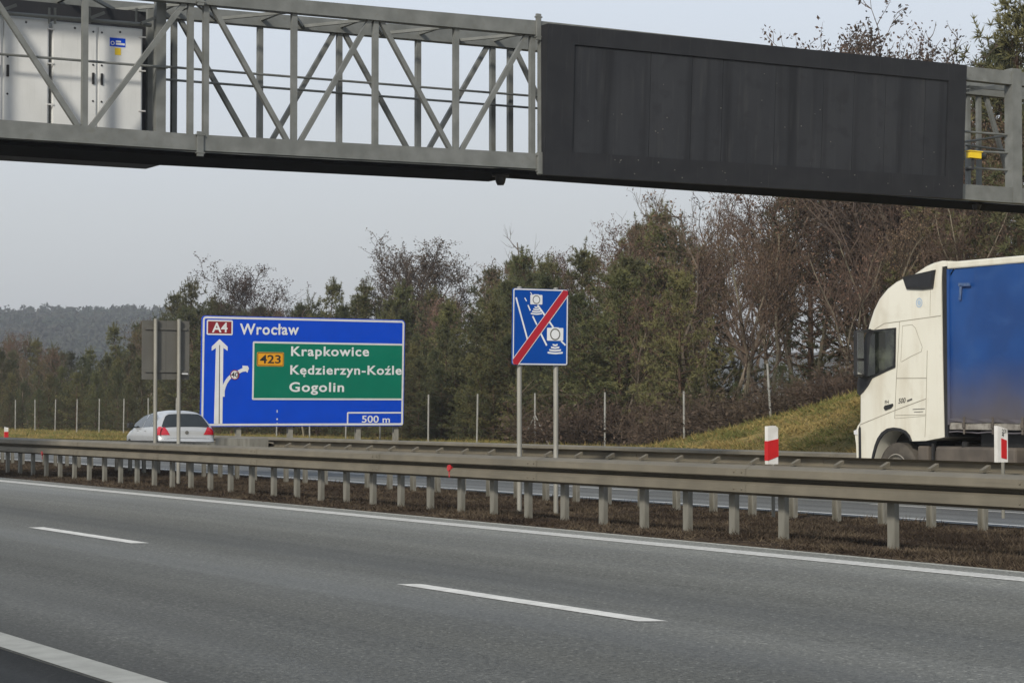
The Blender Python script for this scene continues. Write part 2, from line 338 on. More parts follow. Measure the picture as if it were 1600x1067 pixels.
tl = [-300,-60,-20]+[4*i for i in range(0, 30)]+[130,160,220,320,500,900]
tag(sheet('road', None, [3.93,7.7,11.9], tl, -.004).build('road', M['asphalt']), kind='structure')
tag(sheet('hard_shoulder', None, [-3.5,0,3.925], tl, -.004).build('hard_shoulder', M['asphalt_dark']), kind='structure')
tag(sheet('far_road', None, [16.4,20,24,27.7], tl, -.004).build('far_road', M['asphalt_far']), kind='structure')
def strip(name, d0, d1, t0, t1, m, skew=0, dz=.0):
    mb = MB(); tt = [t0]+[q for q in range(int(t0)+1, int(t1), 6)]+[t1]
    mb.v = [(d, t+(skew if d == d0 else 0), gz(d, t)+dz) for t in tt for d in (d0, d1)]
    mb.f = [(2*j, 2*j+1, 2*j+3, 2*j+2) for j in range(len(tt)-1)]; mb.m = [0]*len(mb.f)
    return tag(mb.build(name, m), kind='structure')
# ribbed line along the median: white paint with transverse grooves
mr = bpy.data.materials.new('ribbed road paint'); mr.use_nodes = True; N = mr.node_tree.nodes; L = mr.node_tree.links; p = N['Principled BSDF']
tcn = N.new('ShaderNodeTexCoord'); sp = N.new('ShaderNodeSeparateXYZ'); L.new(tcn.outputs['Object'], sp.inputs[0])
sn = N.new('ShaderNodeMath'); sn.operation = 'MULTIPLY'; sn.inputs[1].default_value = 2*math.pi/.075; L.new(sp.outputs['Y'], sn.inputs[0])
s2 = N.new('ShaderNodeMath'); s2.operation = 'SINE'; L.new(sn.outputs[0], s2.inputs[0])
m1 = N.new('ShaderNodeMapRange'); m1.inputs['From Min'].default_value = -.1; m1.inputs['From Max'].default_value = -.5; L.new(s2.outputs[0], m1.inputs['Value'])
m2 = N.new('ShaderNodeMapRange'); m2.inputs['From Min'].default_value = 11.36; m2.inputs['From Max'].default_value = 11.39; L.new(sp.outputs['X'], m2.inputs['Value'])
mm = N.new('ShaderNodeMath'); mm.operation = 'MULTIPLY'; L.new(m1.outputs['Result'], mm.inputs[0]); L.new(m2.outputs['Result'], mm.inputs[1])
nn = N.new('ShaderNodeTexNoise'); nn.inputs['Scale'].default_value = 12; nn.inputs['Detail'].default_value = 4; L.new(tcn.outputs['Object'], nn.inputs['Vector'])
rr = N.new('ShaderNodeValToRGB'); rr.color_ramp.elements[0].position = .35; rr.color_ramp.elements[1].position = .75
rr.color_ramp.elements[0].color = (.72,.71,.66,1); rr.color_ramp.elements[1].color = (.50,.49,.45,1); L.new(nn.outputs['Fac'], rr.inputs['Fac'])
mx = N.new('ShaderNodeMix'); mx.data_type = 'RGBA'; L.new(mm.outputs[0], mx.inputs['Factor']); L.new(rr.outputs['Color'], mx.inputs['A']); mx.inputs['B'].default_value = (.33,.33,.31,1)
L.new(mx.outputs['Result'], p.inputs['Base Color']); p.inputs['Roughness'].default_value = .6
strip('median_edge_line', 11.33, 11.55, -60, 320, mr)
strip('right_edge_line', 3.95, 4.19, -60, 320, M['paint_dirty'])
for k in range(-2, 14):
    a = 11.67+9.45*k; strip('lane_dash', 7.70, 7.85, a, a+3.45, M['paint'], skew=.12)
strip('far_left_edge_line', 16.70, 16.94, -60, 320, M['paint'])
strip('far_right_edge_line', 24.5, 24.74, -60, 320, M['paint'])
for k in range(-2, 16): strip('far_lane_dash', 20.6, 20.78, 3+9.45*k, 6.45+9.45*k, M['paint'])

# ------------------------------------------------------------------ guardrails
def w_beam(mb, d, t0, t1, zt, face, sl=0):       # W profile; face -1: bulges towards the camera side
    prof = [(-.02,.004),(.050,-.012),(.084,-.030),(.090,-.098),(.082,-.108),(-.09,-.111),(-.09,-.152),(.050,-.160),(.088,-.182),(.090,-.258),(.055,-.278),(0,-.288)]
    n = len(prof); tt = [t0]
    while tt[-1]+4 < t1: tt.append(tt[-1]+4)
    tt.append(t1)
    for a, b in zip(tt[:-1], tt[1:]):       # 4 m rails, each lapping 0.25 m over the next and 4 mm proud of it
        vs = []
        for q, o in ((a, 0.005), (a+.25, .005), (a+.2501, .0), (b, 0.0)):
            for (x, z) in prof: vs.append((d+face*(x+o), q, zt+z+gz(d, q)+sl*(q-t0)))
        th = .004
        vs2 = [(v[0]-face*th, v[1], v[2]) for v in vs]
        fs = [(j*n+i, j*n+i+1, (j+1)*n+i+1, (j+1)*n+i) for j in range(3) for i in range(n-1)]
        mb.add(vs, fs); mb.add(vs2, [f[::-1] for f in fs])
        for zz in (-.06, -.225):
            for q in (a+.06, a+.19): mb.tube((d+face*.090, q, zt+zz+gz(d, q)+sl*(q-t0)), (d+face*.102, q, zt+zz+gz(d, q)+sl*(q-t0)), .013, .010, 6)
def sigma_post(h):
    mb = MB(); pts = [(-.05,0),(-.05,.055),(-.044,.055),(-.044,.006),(.044,.006),(.044,.055),(.05,.055),(.05,0)]
    # section in (along the road, across); open side away from the traffic
    mb.prism([(b, a, -.3) for a, b in pts], (0, 0, h+.3)); return mb
def guardrail(d, t0, t1, face, top, posts, label, bracket=False, post_d=None, post_h=.5, sl=0):
    t = thing('guardrail', (d, t0, gz(d, t0)), label, 'guardrail', 'steel guardrails along the motorway')
    mb = MB(); w_beam(mb, d, t0, t1, top, face, sl); bo = mb.build('beam', M['steel'], t, smooth=True, fix=False)
    pd = post_d if post_d is not None else d-face*.10
    pm = sigma_post(post_h).mesh('post', M['steel_dark'])
    for q in posts:
        o = bpy.data.objects.new('post', pm); COL.objects.link(o); o.parent = t
        o.location = Vector((pd, q, gz(pd, q)))-t.location
        if face > 0: o.rotation_euler = (0, random.uniform(-.01, .01), math.pi)
    mb = MB()
    if not bracket:
        L_ = abs(pd-d)-.096; sp_ = MB(); sp_.box((0, -.045, -.20), (L_, .045, -.10)); sm = sp_.mesh('spacer', M['steel_dark'])
        for q in posts:
            o = bpy.data.objects.new('spacer', sm); COL.objects.link(o); o.parent = t; o.location = Vector((d+.095, q, gz(d, q)+top))-t.location
    else:
        bmk = MB(); L_ = abs(d-pd); bmk.prism([(-.05,-.03,-.075),(-.05,-.03,-.045),(L_-.04,-.03,.008),(L_-.04,-.03,-.045)], (0,.06,0))
        me = bmk.mesh('bracket', M['steel'])
        for q in posts:
            o = bpy.data.objects.new('bracket', me); COL.objects.link(o); o.parent = t
            o.location = Vector((pd, q, gz(pd, q)+top-.035+sl*(q-t0)))-t.location
    return t
SP = .815
tA0 = t_at(1224, 12.75)
postsA = [tA0+SP*k for k in range(-9, 46) if k >= 0 or k == -2 or k in (-5, -7, -9)]
railA = guardrail(12.58, tA0-9*SP-.4, tA0+45*SP+.4, -1, .700, postsA, 'near steel guardrail along the median, its ribbed face turned to the near road', post_d=12.72, post_h=.56)
tB0 = t_at(1036, 15.45)
tBs = t_at(414, 15.6)
postsB = [tB0+SP*k for k in range(-13, 60) if tB0+SP*k < tBs-.3]
railB = guardrail(15.78, tB0-13*SP-.4, tBs, +1, .715, postsB, 'far median guardrail seen from behind, brackets on its back', bracket=True, post_d=15.68, post_h=.60)
postsB2 = [tBs+.4+SP*k for k in range(0, 34)]
railB2 = guardrail(15.70, tBs-.02, tBs+34*SP, +1, .665, postsB2, 'stepped run of median guardrail seen from behind, left below the direction sign', bracket=True, post_d=15.60, post_h=.50, sl=-.0055)
z0_ = gz(15.5)+.745; q1 = tBs+34*SP
mb = MB(); mb.box((15.30, tBs-.02, z0_-.27), (15.312, tBs+1.6, z0_+.01)); mb.box((15.312, tBs-.02, z0_-.27), (15.66, tBs-.008, z0_+.01))
mb.box((15.312, tBs-.007, z0_-.002), (15.64, tBs+1.6, z0_+.01)); mb.build('end_plate', M['steel_dark'], railB2)
mb = MB(); mb.prism([(15.67, tBs+1.61, z0_-.36), (15.67, q1, z0_-.36-.0055*34*SP), (15.67, q1, z0_-.09-.0055*34*SP), (15.67, tBs+1.61, z0_-.09)], (.012, 0, 0)); mb.build('back_plate', M['steel_dark'], railB2)
postsC = [24+2*k for k in range(0, 26)]
railC = guardrail(28.1, 23.5, 75.5, -1, .74, postsC, 'outer guardrail beyond the far road, running behind the truck', post_d=28.25, post_h=.6)
for (px, py, lab) in ((703, 731, 'round red reflector, the brighter of two'), (67, 708, 'faded red reflector at the far left')):
    q = t_at(px, 12.5); z = onX(px, py, 12.5).z
    mb = MB(); mb.tube((12.50, q, z), (12.478, q, z), .042, .038, 20); mb.tube((12.53, q, z), (12.50, q, z), .02, .02, 8); mb.box((12.495, q-.012, z-.11), (12.489, q+.012, z-.0)); tag(mb.build('reflector', M['reflect'], railA), lab)

# ------------------------------------------------------------------ delineator posts
def delineator(px, pyt, pyb, d, label, wide, kind):
    b = onX(px, pyb, d); tp = onX(px, pyt, d); H = tp.z-b.z; q = b.y
    t = thing('delineator_post', (d, q, gz(d, q)), label, 'delineator', 'red and white delineators on the guardrails')
    w = wide/2
    mb = MB(); mb.tube((d, q, gz(d, q)+.2), (d, q, b.z-.0005), .018, .018, 8); mb.build('stem', M['steel_dark'], t)
    mb = MB(); dep = .05
    pts = [(-w, 0), (w, 0), (w, H-.02), (w*.5, H), (-w, H-.006)] if kind == 0 else [(-w, 0), (w, 0), (w, H-.035), (-w, H)]
    mb.prism([(d+x, q, b.z+z) for x, z in pts], (0, dep, 0)); mb.build('blade', M['whitep'], t)
    mb = MB()
    if kind == 0: mb.prism([(d-w-.002, q-.004, b.z+.035), (d+w+.002, q-.004, b.z+.075), (d+w+.002, q-.004, b.z+H*.66), (d-w-.002, q-.004, b.z+H*.60)], (0, dep+.008, 0)); mb.build('red_band', M['redp'], t)
    else:
        mb.prism([(d-w*.3, q-.004, b.z+H*.12), (d+w*.75, q-.004, b.z+H*.08), (d+w*.75, q-.004, b.z+H*.60), (d-w*.3, q-.004, b.z+H*.66)], (0, dep+.008, 0)); mb.build('red_band', M['redp'], t)
        for s_, zz in (('231', .80), ('4', .70)):
            v, f = text_geo(s_); mb = MB(); xs = [p[0] for p in v]; k = .055
            mb.add([(d-w*.2+p[0]*k, q-.003, b.z+H*zz+p[1]*k) for p in v], f); mb.build('number', M['black'], t, fix=False)
    return t
delineator(1208, 665, 725, 12.95, 'red and white delineator standing clear on the near guardrail left of the truck', .125, 0)
delineator(1567, 665, 722, 15.1, 'white delineator with a red rectangle and small numbers, in front of the truck skirt', .135, 1)
t = thing('delineator_post', (27.2, t_at(10, 27.2), 0), 'tiny white delineator with red band on the far verge at the left edge', 'delineator', 'red and white delineators on the guardrails')
a = onX(10, 690, 27.2); b = onX(10, 667, 27.2); H = b.z-gz(27.2); t.location.z = gz(27.2)
mb = MB(); mb.prism([(27.12,a.y,gz(27.2)), (27.28,a.y,gz(27.2)), (27.28,a.y,b.z-.03), (27.12,a.y,b.z)], (0,.06,0)); mb.build('blade', M['whitep'], t)
mb = MB(); mb.box((27.115,a.y-.004,b.z-.48), (27.285,a.y+.064,b.z-.2)); mb.build('red_band', M['redp'], t)

# ------------------------------------------------------------------ signs
class Board:                       # a flat sign facing -Y whose face is drawn through pixel positions
    def __init__(s, TL, TR, BR, BL, t, tilt=0):
        s.t = t; P = [onY(*c, t) for c in (TL, TR, BR, BL)]; s.P = P
        s.x0 = (P[0].x+P[3].x)/2; s.x1 = (P[1].x+P[2].x)/2; s.z1 = (P[0].z+P[1].z)/2; s.z0 = (P[2].z+P[3].z)/2
        s.W = s.x1-s.x0; s.H = s.z1-s.z0; s.tilt = tilt
    def uv(s, px, py):
        q = onY(px, py, s.t); P = s.P
        v = .5
        for _ in range(4):
            xl = P[3].x+(P[0].x-P[3].x)*v; xr = P[2].x+(P[1].x-P[2].x)*v; u = (q.x-xl)/(xr-xl)
            zb = P[3].z+(P[2].z-P[3].z)*u; zt = P[0].z+(P[1].z-P[0].z)*u; v = (q.z-zb)/(zt-zb)
        return u*s.W, v*s.H
    def w(s, a, b, k=0):            # board coordinates -> world, k metres in front of the face
        return Vector((s.x0+a, s.t-k-s.tilt*(b-s.H/2), s.z0+b))
    def poly(s, mb, pts, k):
        n = len(pts); mb.add([s.w(a, b, k) for a, b in pts], [tuple(range(n))])
    def rrect(s, mb, a0, b0, a1, b1, r, k, n=5):
        pts = []
        for (cx, cy, st) in ((a1-r, b1-r, 0), (a0+r, b1-r, 90), (a0+r, b0+r, 180), (a1-r, b0+r, 270)):
            for i in range(n+1): an = R(st+90*i/n); pts.append((cx+r*math.cos(an), cy+r*math.sin(an)))
        s.poly(mb, pts, k); return pts
    def slab(s, mb, a0, b0, a1, b1, r, k0, k1, n=5):
        tmp = MB(); pts = s.rrect(tmp, a0, b0, a1, b1, r, 0, n); m = len(pts)
        mb.add([s.w(a, b, k1) for a, b in pts]+[s.w(a, b, k0) for a, b in pts],
               [tuple(range(m)), tuple(range(2*m-1, m-1, -1))]+[(i, (i+1)%m, m+(i+1)%m, m+i) for i in range(m)])
    def ring(s, mb, a0, b0, a1, b1, r, wd, k, n=5):
        t1 = MB(); o = s.rrect(t1, a0, b0, a1, b1, r, k, n); i_ = s.rrect(t1, a0+wd, b0+wd, a1-wd, b1-wd, max(r-wd, .002), k, n); m = len(o)
        mb.add([s.w(a, b, k) for a, b in o+i_], [(j, (j+1)%m, m+(j+1)%m, m+j) for j in range(m)])
    def text(s, mb, string, L, Rr, base, cap, k, bold=.014, spacing=1.0):   # fit between px L..Rr, baseline and cap height in px
        v, f = polish(string, bold, spacing); ref, _ = text_geo('H', bold)
        ch = max(p[1] for p in ref)-min(p[1] for p in ref); x0 = min(p[0] for p in v); x1 = max(p[0] for p in v)
        a0, b0 = s.uv(L, base); a1, b1 = s.uv(Rr, base); _, bt = s.uv(L, cap); sx = (a1-a0)/(x1-x0); sy = (bt-b0)/ch
        mb.add([s.w(a0+(p[0]-x0)*sx, b0+(b1-b0)*((p[0]-x0)/(x1-x0))+p[1]*sy, k) for p in v], f)
    def line(s, mb, p, q, wd, k):
        d = Vector((q[0]-p[0], q[1]-p[1])); n_ = Vector((-d.y, d.x)).normalized()*wd/2
        s.poly(mb, [(p[0]-n_.x, p[1]-n_.y), (q[0]-n_.x, q[1]-n_.y), (q[0]+n_.x, q[1]+n_.y), (p[0]+n_.x, p[1]+n_.y)], k)

# the big direction sign
tS = 72.5
B = Board((315.5,493.5), (633,499.5), (630.5,665), (313,667), tS, .03)
t = thing('direction_sign', ((B.x0+B.x1)/2, tS+.12, gz(33, tS)), 'large blue motorway direction sign with a green panel naming Krapkowice, Kędzierzyn-Koźle and Gogolin', 'road sign')
mb = MB(); B.slab(mb, 0, 0, B.W, B.H, .14, -.05, 0); mb.build('panel', M['blue'], t)
mb = MB(); B.ring(mb, .03, .03, B.W-.03, B.H-.03, .13, .075, .006); mb.build('border', M['white'], t, fix=False)
def Z4(x, y): return 180+.3*x, 470+.3*y
def rect_px(z0, z1): a0, b1 = B.uv(*Z4(*z0)); a1, b0 = B.uv(*Z4(*z1)); return a0, b0, a1, b1
a0, b0, a1, b1 = rect_px((716, 212), (1502, 516)); a1 = B.W-.105; gp = (a0, b0, a1, b1)
mb = MB(); B.rrect(mb, *gp, .05, .008); gpo = mb.build('green_panel', M['green'], t, fix=False)
mb = MB(); B.ring(mb, a0, b0, a1+.07, b1, .05, .065, .012); mb.build('border', M['white'], gpo, fix=False)
a0, b0, a1, b1 = rect_px((1207, 578), (1502, 650)); b0 = .03; a1 = B.W-.03
mb = MB(); B.ring(mb, a0, b0, a1, b1, .05, .055, .0095); B.text(mb, '500', *[Z4(1284,0)[0], Z4(1372,0)[0], Z4(0,632)[1], Z4(0,596)[1]], .0095); B.text(mb, 'm', Z4(1392,0)[0], Z4(1430,0)[0], Z4(0,633)[1], Z4(0,599)[1], .0095); mb.build('distance_plate', M['lettering'], t, fix=False)
a0, b0, a1, b1 = rect_px((476, 101), (611, 181))
mb = MB(); B.rrect(mb, a0, b0, a1, b1, .05, .008); rp = mb.build('motorway_number', M['maroon'], t, fix=False)
mb = MB(); B.ring(mb, a0, b0, a1, b1, .05, .05, .012); B.text(mb, 'A4', Z4(503,0)[0], Z4(584,0)[0], Z4(0,165)[1], Z4(0,114)[1], .012, .02); mb.build('lettering', M['lettering'], rp, fix=False)
a0, b0, a1, b1 = rect_px((738, 268), (877, 342))
mb = MB(); B.rrect(mb, a0, b0, a1, b1, .04, .012); rp = mb.build('road_number', M['amber'], t, fix=False)
mb = MB(); B.ring(mb, a0+.02, b0+.02, a1-.02, b1-.02, .03, .02, .016); B.text(mb, '423', Z4(752,0)[0], Z4(861,0)[0], Z4(0,325)[1], Z4(0,282)[1], .016, .016); mb.build('lettering', M['black'], rp, fix=False)
mb = MB()
B.text(mb, 'Wrocław', Z4(648,0)[0], Z4(956,0)[0], Z4(0,176)[1], Z4(0,118)[1], .009, .022, 1.12)
mb.build('lettering', M['lettering'], t, fix=False)
mb = MB()
B.text(mb, 'Krapkowice', Z4(915,0)[0], Z4(1321,0)[0], Z4(0,286)[1], Z4(0,236)[1], .013, .022, 1.12)
B.text(mb, 'Kędzierzyn-Koźle', Z4(911,0)[0], Z4(1491,0)[0], Z4(0,382)[1], Z4(0,334)[1], .013, .022, 1.12)
B.text(mb, 'Gogolin', Z4(906,0)[0], Z4(1191,0)[0], Z4(0,472)[1], Z4(0,422)[1], .013, .022, 1.12)
mb.build('lettering', M['lettering'], gpo, fix=False)
# arrows
mb = MB(); U = lambda x, y: B.uv(*Z4(x, y))
def polyU(pts, k=.009): B.poly(mb, [U(*p_) for p_ in pts], k)
polyU([(514,640),(539,640),(541,232),(524,232)]); polyU([(544,640),(558,640),(563,232),(545.5,232)])
mb.mi = 1; polyU([(539,640),(544,640),(545.5,232),(541,232)]); mb.mi = 0
polyU([(502,262),(502,240),(543,201),(585,240),(585,262),(563,247),(563,232),(524,232),(524,247)], .0095)
arc = [(560.5,500),(561,470),(566,450),(575,428),(588,408),(602,394),(640,372),(668,358)]
wd = [10,10,10,10,11,11,11,11]
for i in range(len(arc)-1):
    p_, q_ = arc[i], arc[i+1]
    dx, dy = q_[0]-p_[0], q_[1]-p_[1]; l = math.hypot(dx, dy); nx, ny = -dy/l*9, dx/l*9
    polyU([(p_[0]-nx,p_[1]-ny),(q_[0]-nx,q_[1]-ny),(q_[0]+nx,q_[1]+ny),(p_[0]+nx,p_[1]+ny)], .0092+.0001*i)
polyU([(662,338),(690,340),(696,352),(688,376),(681,368),(664,370)], .010)
mb.build('arrow', [M['lettering'], M['signback']], t, fix=False)
cu, cv = U(622, 386); rad = abs(U(646, 386)[0]-cu)
mb = MB(); B.poly(mb, [(cu+rad*math.cos(R(10*i)), cv+rad*math.sin(R(10*i))) for i in range(36)], .012); lp = mb.build('speed_limit', M['lettering'], t, fix=False)
mb = MB(); n = 36; mb.add([B.w(cu+r_*math.cos(R(10*i)), cv+r_*math.sin(R(10*i)), .014) for r_ in (rad, rad*.82) for i in range(n)], [(i, (i+1)%n, n+(i+1)%n, n+i) for i in range(n)])
mb.build('red_ring', M['maroon'], lp, fix=False)
mb = MB(); B.text(mb, '40', Z4(603,0)[0], Z4(641,0)[0], Z4(0,398)[1], Z4(0,372)[1], .015); mb.build('lettering', M['black'], lp, fix=False)
mb = MB()
for (y0, y1, w_) in ((568, 582, 4), (612, 620, 7), (634, 642, 4)): B.poly(mb, [U(843-w_/2,y1), U(843+w_/2,y1), U(843+w_/2,y0), U(843-w_/2,y0)], .009)
mb.build('scuff', M['white'], t, fix=False)
for px in (372, 453, 559, 618):
    x = onY(px, 640, tS+.25).x; g0 = gz(x, tS)
    mb = MB(); mb.box((x-.09, tS+.18, g0-.2), (x+.09, tS+.20, B.z1-.1)); mb.box((x-.09, tS+.31, g0-.2), (x+.09, tS+.33, B.z1-.1)); mb.box((x-.01, tS+.20, g0-.2), (x+.01, tS+.31, B.z1-.1)); mb.build('leg', M['galv'], t)
mb = MB()
for f_ in (.12, .37, .63, .88): mb.box((B.x0+.1, tS+.11, B.z0+B.H*f_-.04), (B.x1-.1, tS+.179, B.z0+B.H*f_+.04))
mb.build('back_rail', M['galv'], t)

# camera-enforcement end sign in the median
def post_pair(t, xs, tt, z1, px_r=.032):
    for x in xs:
        mb = MB(); mb.tube((x, tt, gz(x, tt)-.3), (x, tt, z1), px_r, px_r, 12); mb.tube((x, tt, z1), (x, tt, z1+.012), px_r*1.06, px_r*.6, 12)
        mb.build('leg', M['galv'], t, smooth=True)
tE = 23.6
B2 = Board((801.5,450.5), (888,452.5), (886.5,570.5), (800.5,570.5), tE, .02)
xs = [onY(811.5, 600, tE+.06).x, onY(868.5, 600, tE+.06).x]
t2 = thing('camera_sign', ((xs[0]+xs[1])/2, tE+.06, gz(14, tE)), 'blue traffic camera sign crossed out by a red stripe, on two poles in the median', 'road sign')
post_pair(t2, xs, tE+.06, B2.z1+.015)
mb = MB(); B2.slab(mb, 0, 0, B2.W, B2.H, .03, -.02, 0); mb.build('panel', M['blue2'], t2)
mb = MB(); B2.ring(mb, .004, .004, B2.W-.004, B2.H-.004, .028, .016, .002); mb.build('border', M['white'], t2, fix=False)
Z5 = lambda x, y: (760+x*180/492, 430+y*390/1067)
U2 = lambda x, y: B2.uv(*Z5(x, y))
mb = MB()
def ln(p_, q_, wd, k=.003): B2.line(mb, U2(*p_), U2(*q_), wd, k)
ln((126,96), (175,275), .022); ln((187,74), (194,82), .012)
ln((163,97), (171,112), .014); ln((177,128), (187,152), .018); ln((197,175), (215,212), .021); ln((230,246), (257,300), .024)
ln((218,128), (285,222), .024); ln((318,280), (337,298), .022)
mb.build('lane_lines', M['lettering'], t2, fix=False)
def cam_icon(cx, cy, w_, h_, fan_y, fan_h, name):
    mb = MB(); a, b = U2(cx-w_/2, cy+h_/2); a2, b2 = U2(cx+w_/2, cy-h_/2); B2.rrect(mb, a, b, a2, b2, .008, .003, 3)
    a3, b3 = U2(cx-w_*.22, cy-h_/2-3); a4, b4 = U2(cx+w_*.22, cy-h_/2+1); B2.rrect(mb, a3, b4, a4, b3, .003, .0032, 3)
    for i in range(4):
        f_ = i/3; ww = w_*(.30+.62*f_)/2; yy = fan_y+fan_h*f_; hh = fan_h*.11
        B2.poly(mb, [U2(cx-ww, yy+hh), U2(cx, yy+hh*1.9), U2(cx+ww, yy+hh), U2(cx+ww, yy-hh), U2(cx, yy-hh*.1), U2(cx-ww, yy-hh)], .003)
    o = mb.build(name, M['lettering'], t2, fix=False)
    mb = MB(); c = U2(cx, cy); rr_ = abs(U2(cx+h_*.40, cy)[0]-c[0]); n = 28
    mb.add([B2.w(c[0]+q*math.cos(2*math.pi*i/n), c[1]+q*math.sin(2*math.pi*i/n), .0045) for q in (rr_, rr_*.80) for i in range(n)], [(i, (i+1)%n, n+(i+1)%n, n+i) for i in range(n)])
    mb.build('lens_ring', M['signback'], o, fix=False)
cam_icon(213, 105, 52, 40, 136, 28, 'camera_pictogram'); cam_icon(293, 252, 70, 54, 296, 34, 'camera_pictogram')
mb = MB(); B2.poly(mb, [U2(114,381), U2(134,383), U2(348,84), U2(348,66), U2(328,64), U2(112,362)], .006); st = mb.build('red_stripe', M['red'], t2, fix=False)
mb = MB(); B2.line(mb, U2(112,360), U2(327,64), .009, .0055); B2.line(mb, U2(135,384), U2(349,86), .009, .0055); mb.build('stripe_edge', M['white'], st, fix=False)

# grey sign back in the median
tK = 36.4
B3 = Board((222,501), (296,501), (296,593), (222,593), tK-.0, 0)
xs = [onY(242.5, 600, tK-.05).x, onY(279, 600, tK-.05).x]
t3 = thing('sign_back', ((xs[0]+xs[1])/2, tK-.05, gz(13.7, tK)), 'bare grey back of a road sign on two poles, in front of the silver car', 'road sign')
post_pair(t3, xs, tK-.06, B3.z1+.02, .034)
mb = MB(); mb.box((B3.x0, tK, B3.z0), (B3.x0+B3.W*.5, tK+.018, B3.z1)); mb.box((B3.x0+B3.W*.5+.004, tK+.002, B3.z0), (B3.x1, tK+.02, B3.z1)); mb.build('panel', M['signback'], t3)
mb = MB()
for f_ in (.14, .86): mb.box((B3.x0+.05, tK-.024, B3.z0+B3.H*f_-.018), (B3.x1-.05, tK-.001, B3.z0+B3.H*f_+.018))
mb.build('back_rail', M['signback'], t3)
mb = MB(); zc = onY(286, 584, tK).z; xc = onY(283, 584, tK).x; mb.box((xc-.01, tK-.10, zc-.012), (xc+.09, tK-.03, zc+.012)); mb.build('clamp', M['white'], t3)

# ------------------------------------------------------------------ fence
fenceD = 38.0
fx = [24,55,86,120,155,193,232,275,322,372,432,484,540,594,669,745,836,945,1069]
ft = thing('fence', (fenceD, t_at(745, fenceD), gz(fenceD, 69)), 'thin post and wire fence along the foot of the wood', 'fence')
ftops = {}
for i, px in enumerate(fx+[1201, 1345, 1500]):
    q = t_at(px, fenceD); g0 = gz(fenceD, q); top = g0+1.8; x = fenceD
    if px == 1201: tp = onX(1199, 568, fenceD); bt = onX(1206, 656, fenceD); p0 = (x, bt.y, min(g0, bt.z)-.3); p1 = (x, tp.y, tp.z)
    else: p0 = (x, q, g0-.3); p1 = (x+random.uniform(-.04,.04), q+random.uniform(-.04,.04), top)
    mb = MB(); mb.tube(p0, p1, .034, .034, 8)
    if px == 836:
        for s in (-1, 1): mb.tube((x, q, g0+1.05), (x, q+s*.95, g0+.02), .022, .022, 8)
    po = mb.build('post', M['fence'], ft); ftops[q] = (p0, p1)
    if px == 836: tag(po, 'fence post propped by two slanting struts')
mb = MB(); ks = sorted(ftops)
for a, b in zip(ks[:-1], ks[1:]):
    for f_ in (.4, .97):
        A0, A1 = [Vector(v) for v in ftops[a]]; B0, B1 = [Vector(v) for v in ftops[b]]
        mb.tube(A0.lerp(A1, f_), B0.lerp(B1, f_), .0009, .0009, 4, False)
mb.build('wire', M['fence'], ft)

# ------------------------------------------------------------------ gantry
tF, tBk = 34.0, 35.47
def lerp(a, b, u): return a+(b-a)*u
def zline(pts):                       # height along the gantry from pixels of a chord edge in the front plane, straight between them
    q = [onY(px, py, tF) for px, py in pts]
    def f(d):
        for a, b in zip(q[:-1], q[1:]):
            if d <= b.x or b is q[-1]: return lerp(a.z, b.z, (d-a.x)/(b.x-a.x))
    return f
zT1 = zline([(469,0),(844,33),(1515,104.5)]); zT0 = zline([(459,20),(841,55),(1515,125.5)])
zB1 = zline([(0,187),(457,221.5),(841,240),(1510,288)]); zB0 = zline([(0,215),(457,245),(841,264),(1510,312)])
dL, dR = -4.0, 34.6
gt = thing('gantry', (-3.4, 34.7, gz(-3.4)), 'grey lattice sign gantry bridging the motorway', 'gantry')
segs = [dL, 13.45, 20.0, 30.0, dR]
def chord(name, fa, fb, t0, t1):
    mb = MB(); z_ = [(fa(d), fb(d)) for d in segs]
    vs = [(d, q, z) for d, (a, b) in zip(segs, z_) for q, z in ((t0,b),(t1,b),(t1,a),(t0,a))]
    fs = [(4*i+k, 4*i+(k+1)%4, 4*i+4+(k+1)%4, 4*i+4+k) for i in range(len(segs)-1) for k in range(4)]+[(0,1,2,3),(len(vs)-4,len(vs)-3,len(vs)-2,len(vs)-1)]
    mb.add(vs, fs); return mb.build(name, M['truss'], gt)
cw = .2
chord('top_chord', zT1, zT0, tF, tF+cw); chord('top_chord', zT1, zT0, tBk, tBk+cw)
chord('bottom_chord', zB1, zB0, tF, tF+cw); chord('bottom_chord', zB1, zB0, tBk, tBk+cw)
def du(px): return onY(px, 130, tF+.1).x
nodes = [du(132), du(297), du(321), du(459), du(586), du(712), du(831)]
ex = [nodes[0]-1.75*k for k in range(9, 0, -1)]
def upright(d, t, r=.047, m='truss'): 
    mb = MB(); mb.bar((d, t, zB1(d)-.003), (d, t, zT0(d)+.003), r*2, r*2, (0,1,0)); return mb.build('upright', M[m], gt)
def diagonal(d0, up0, d1, up1, t, r=.041):
    f = lambda d, u: (d, t, zT0(d)+.02 if u else zB1(d)-.02)
    mb = MB(); mb.bar(f(d0, up0), f(d1, up1), r*2, r*2, (0,1,0)); mb.build('diagonal', M['truss'], gt)
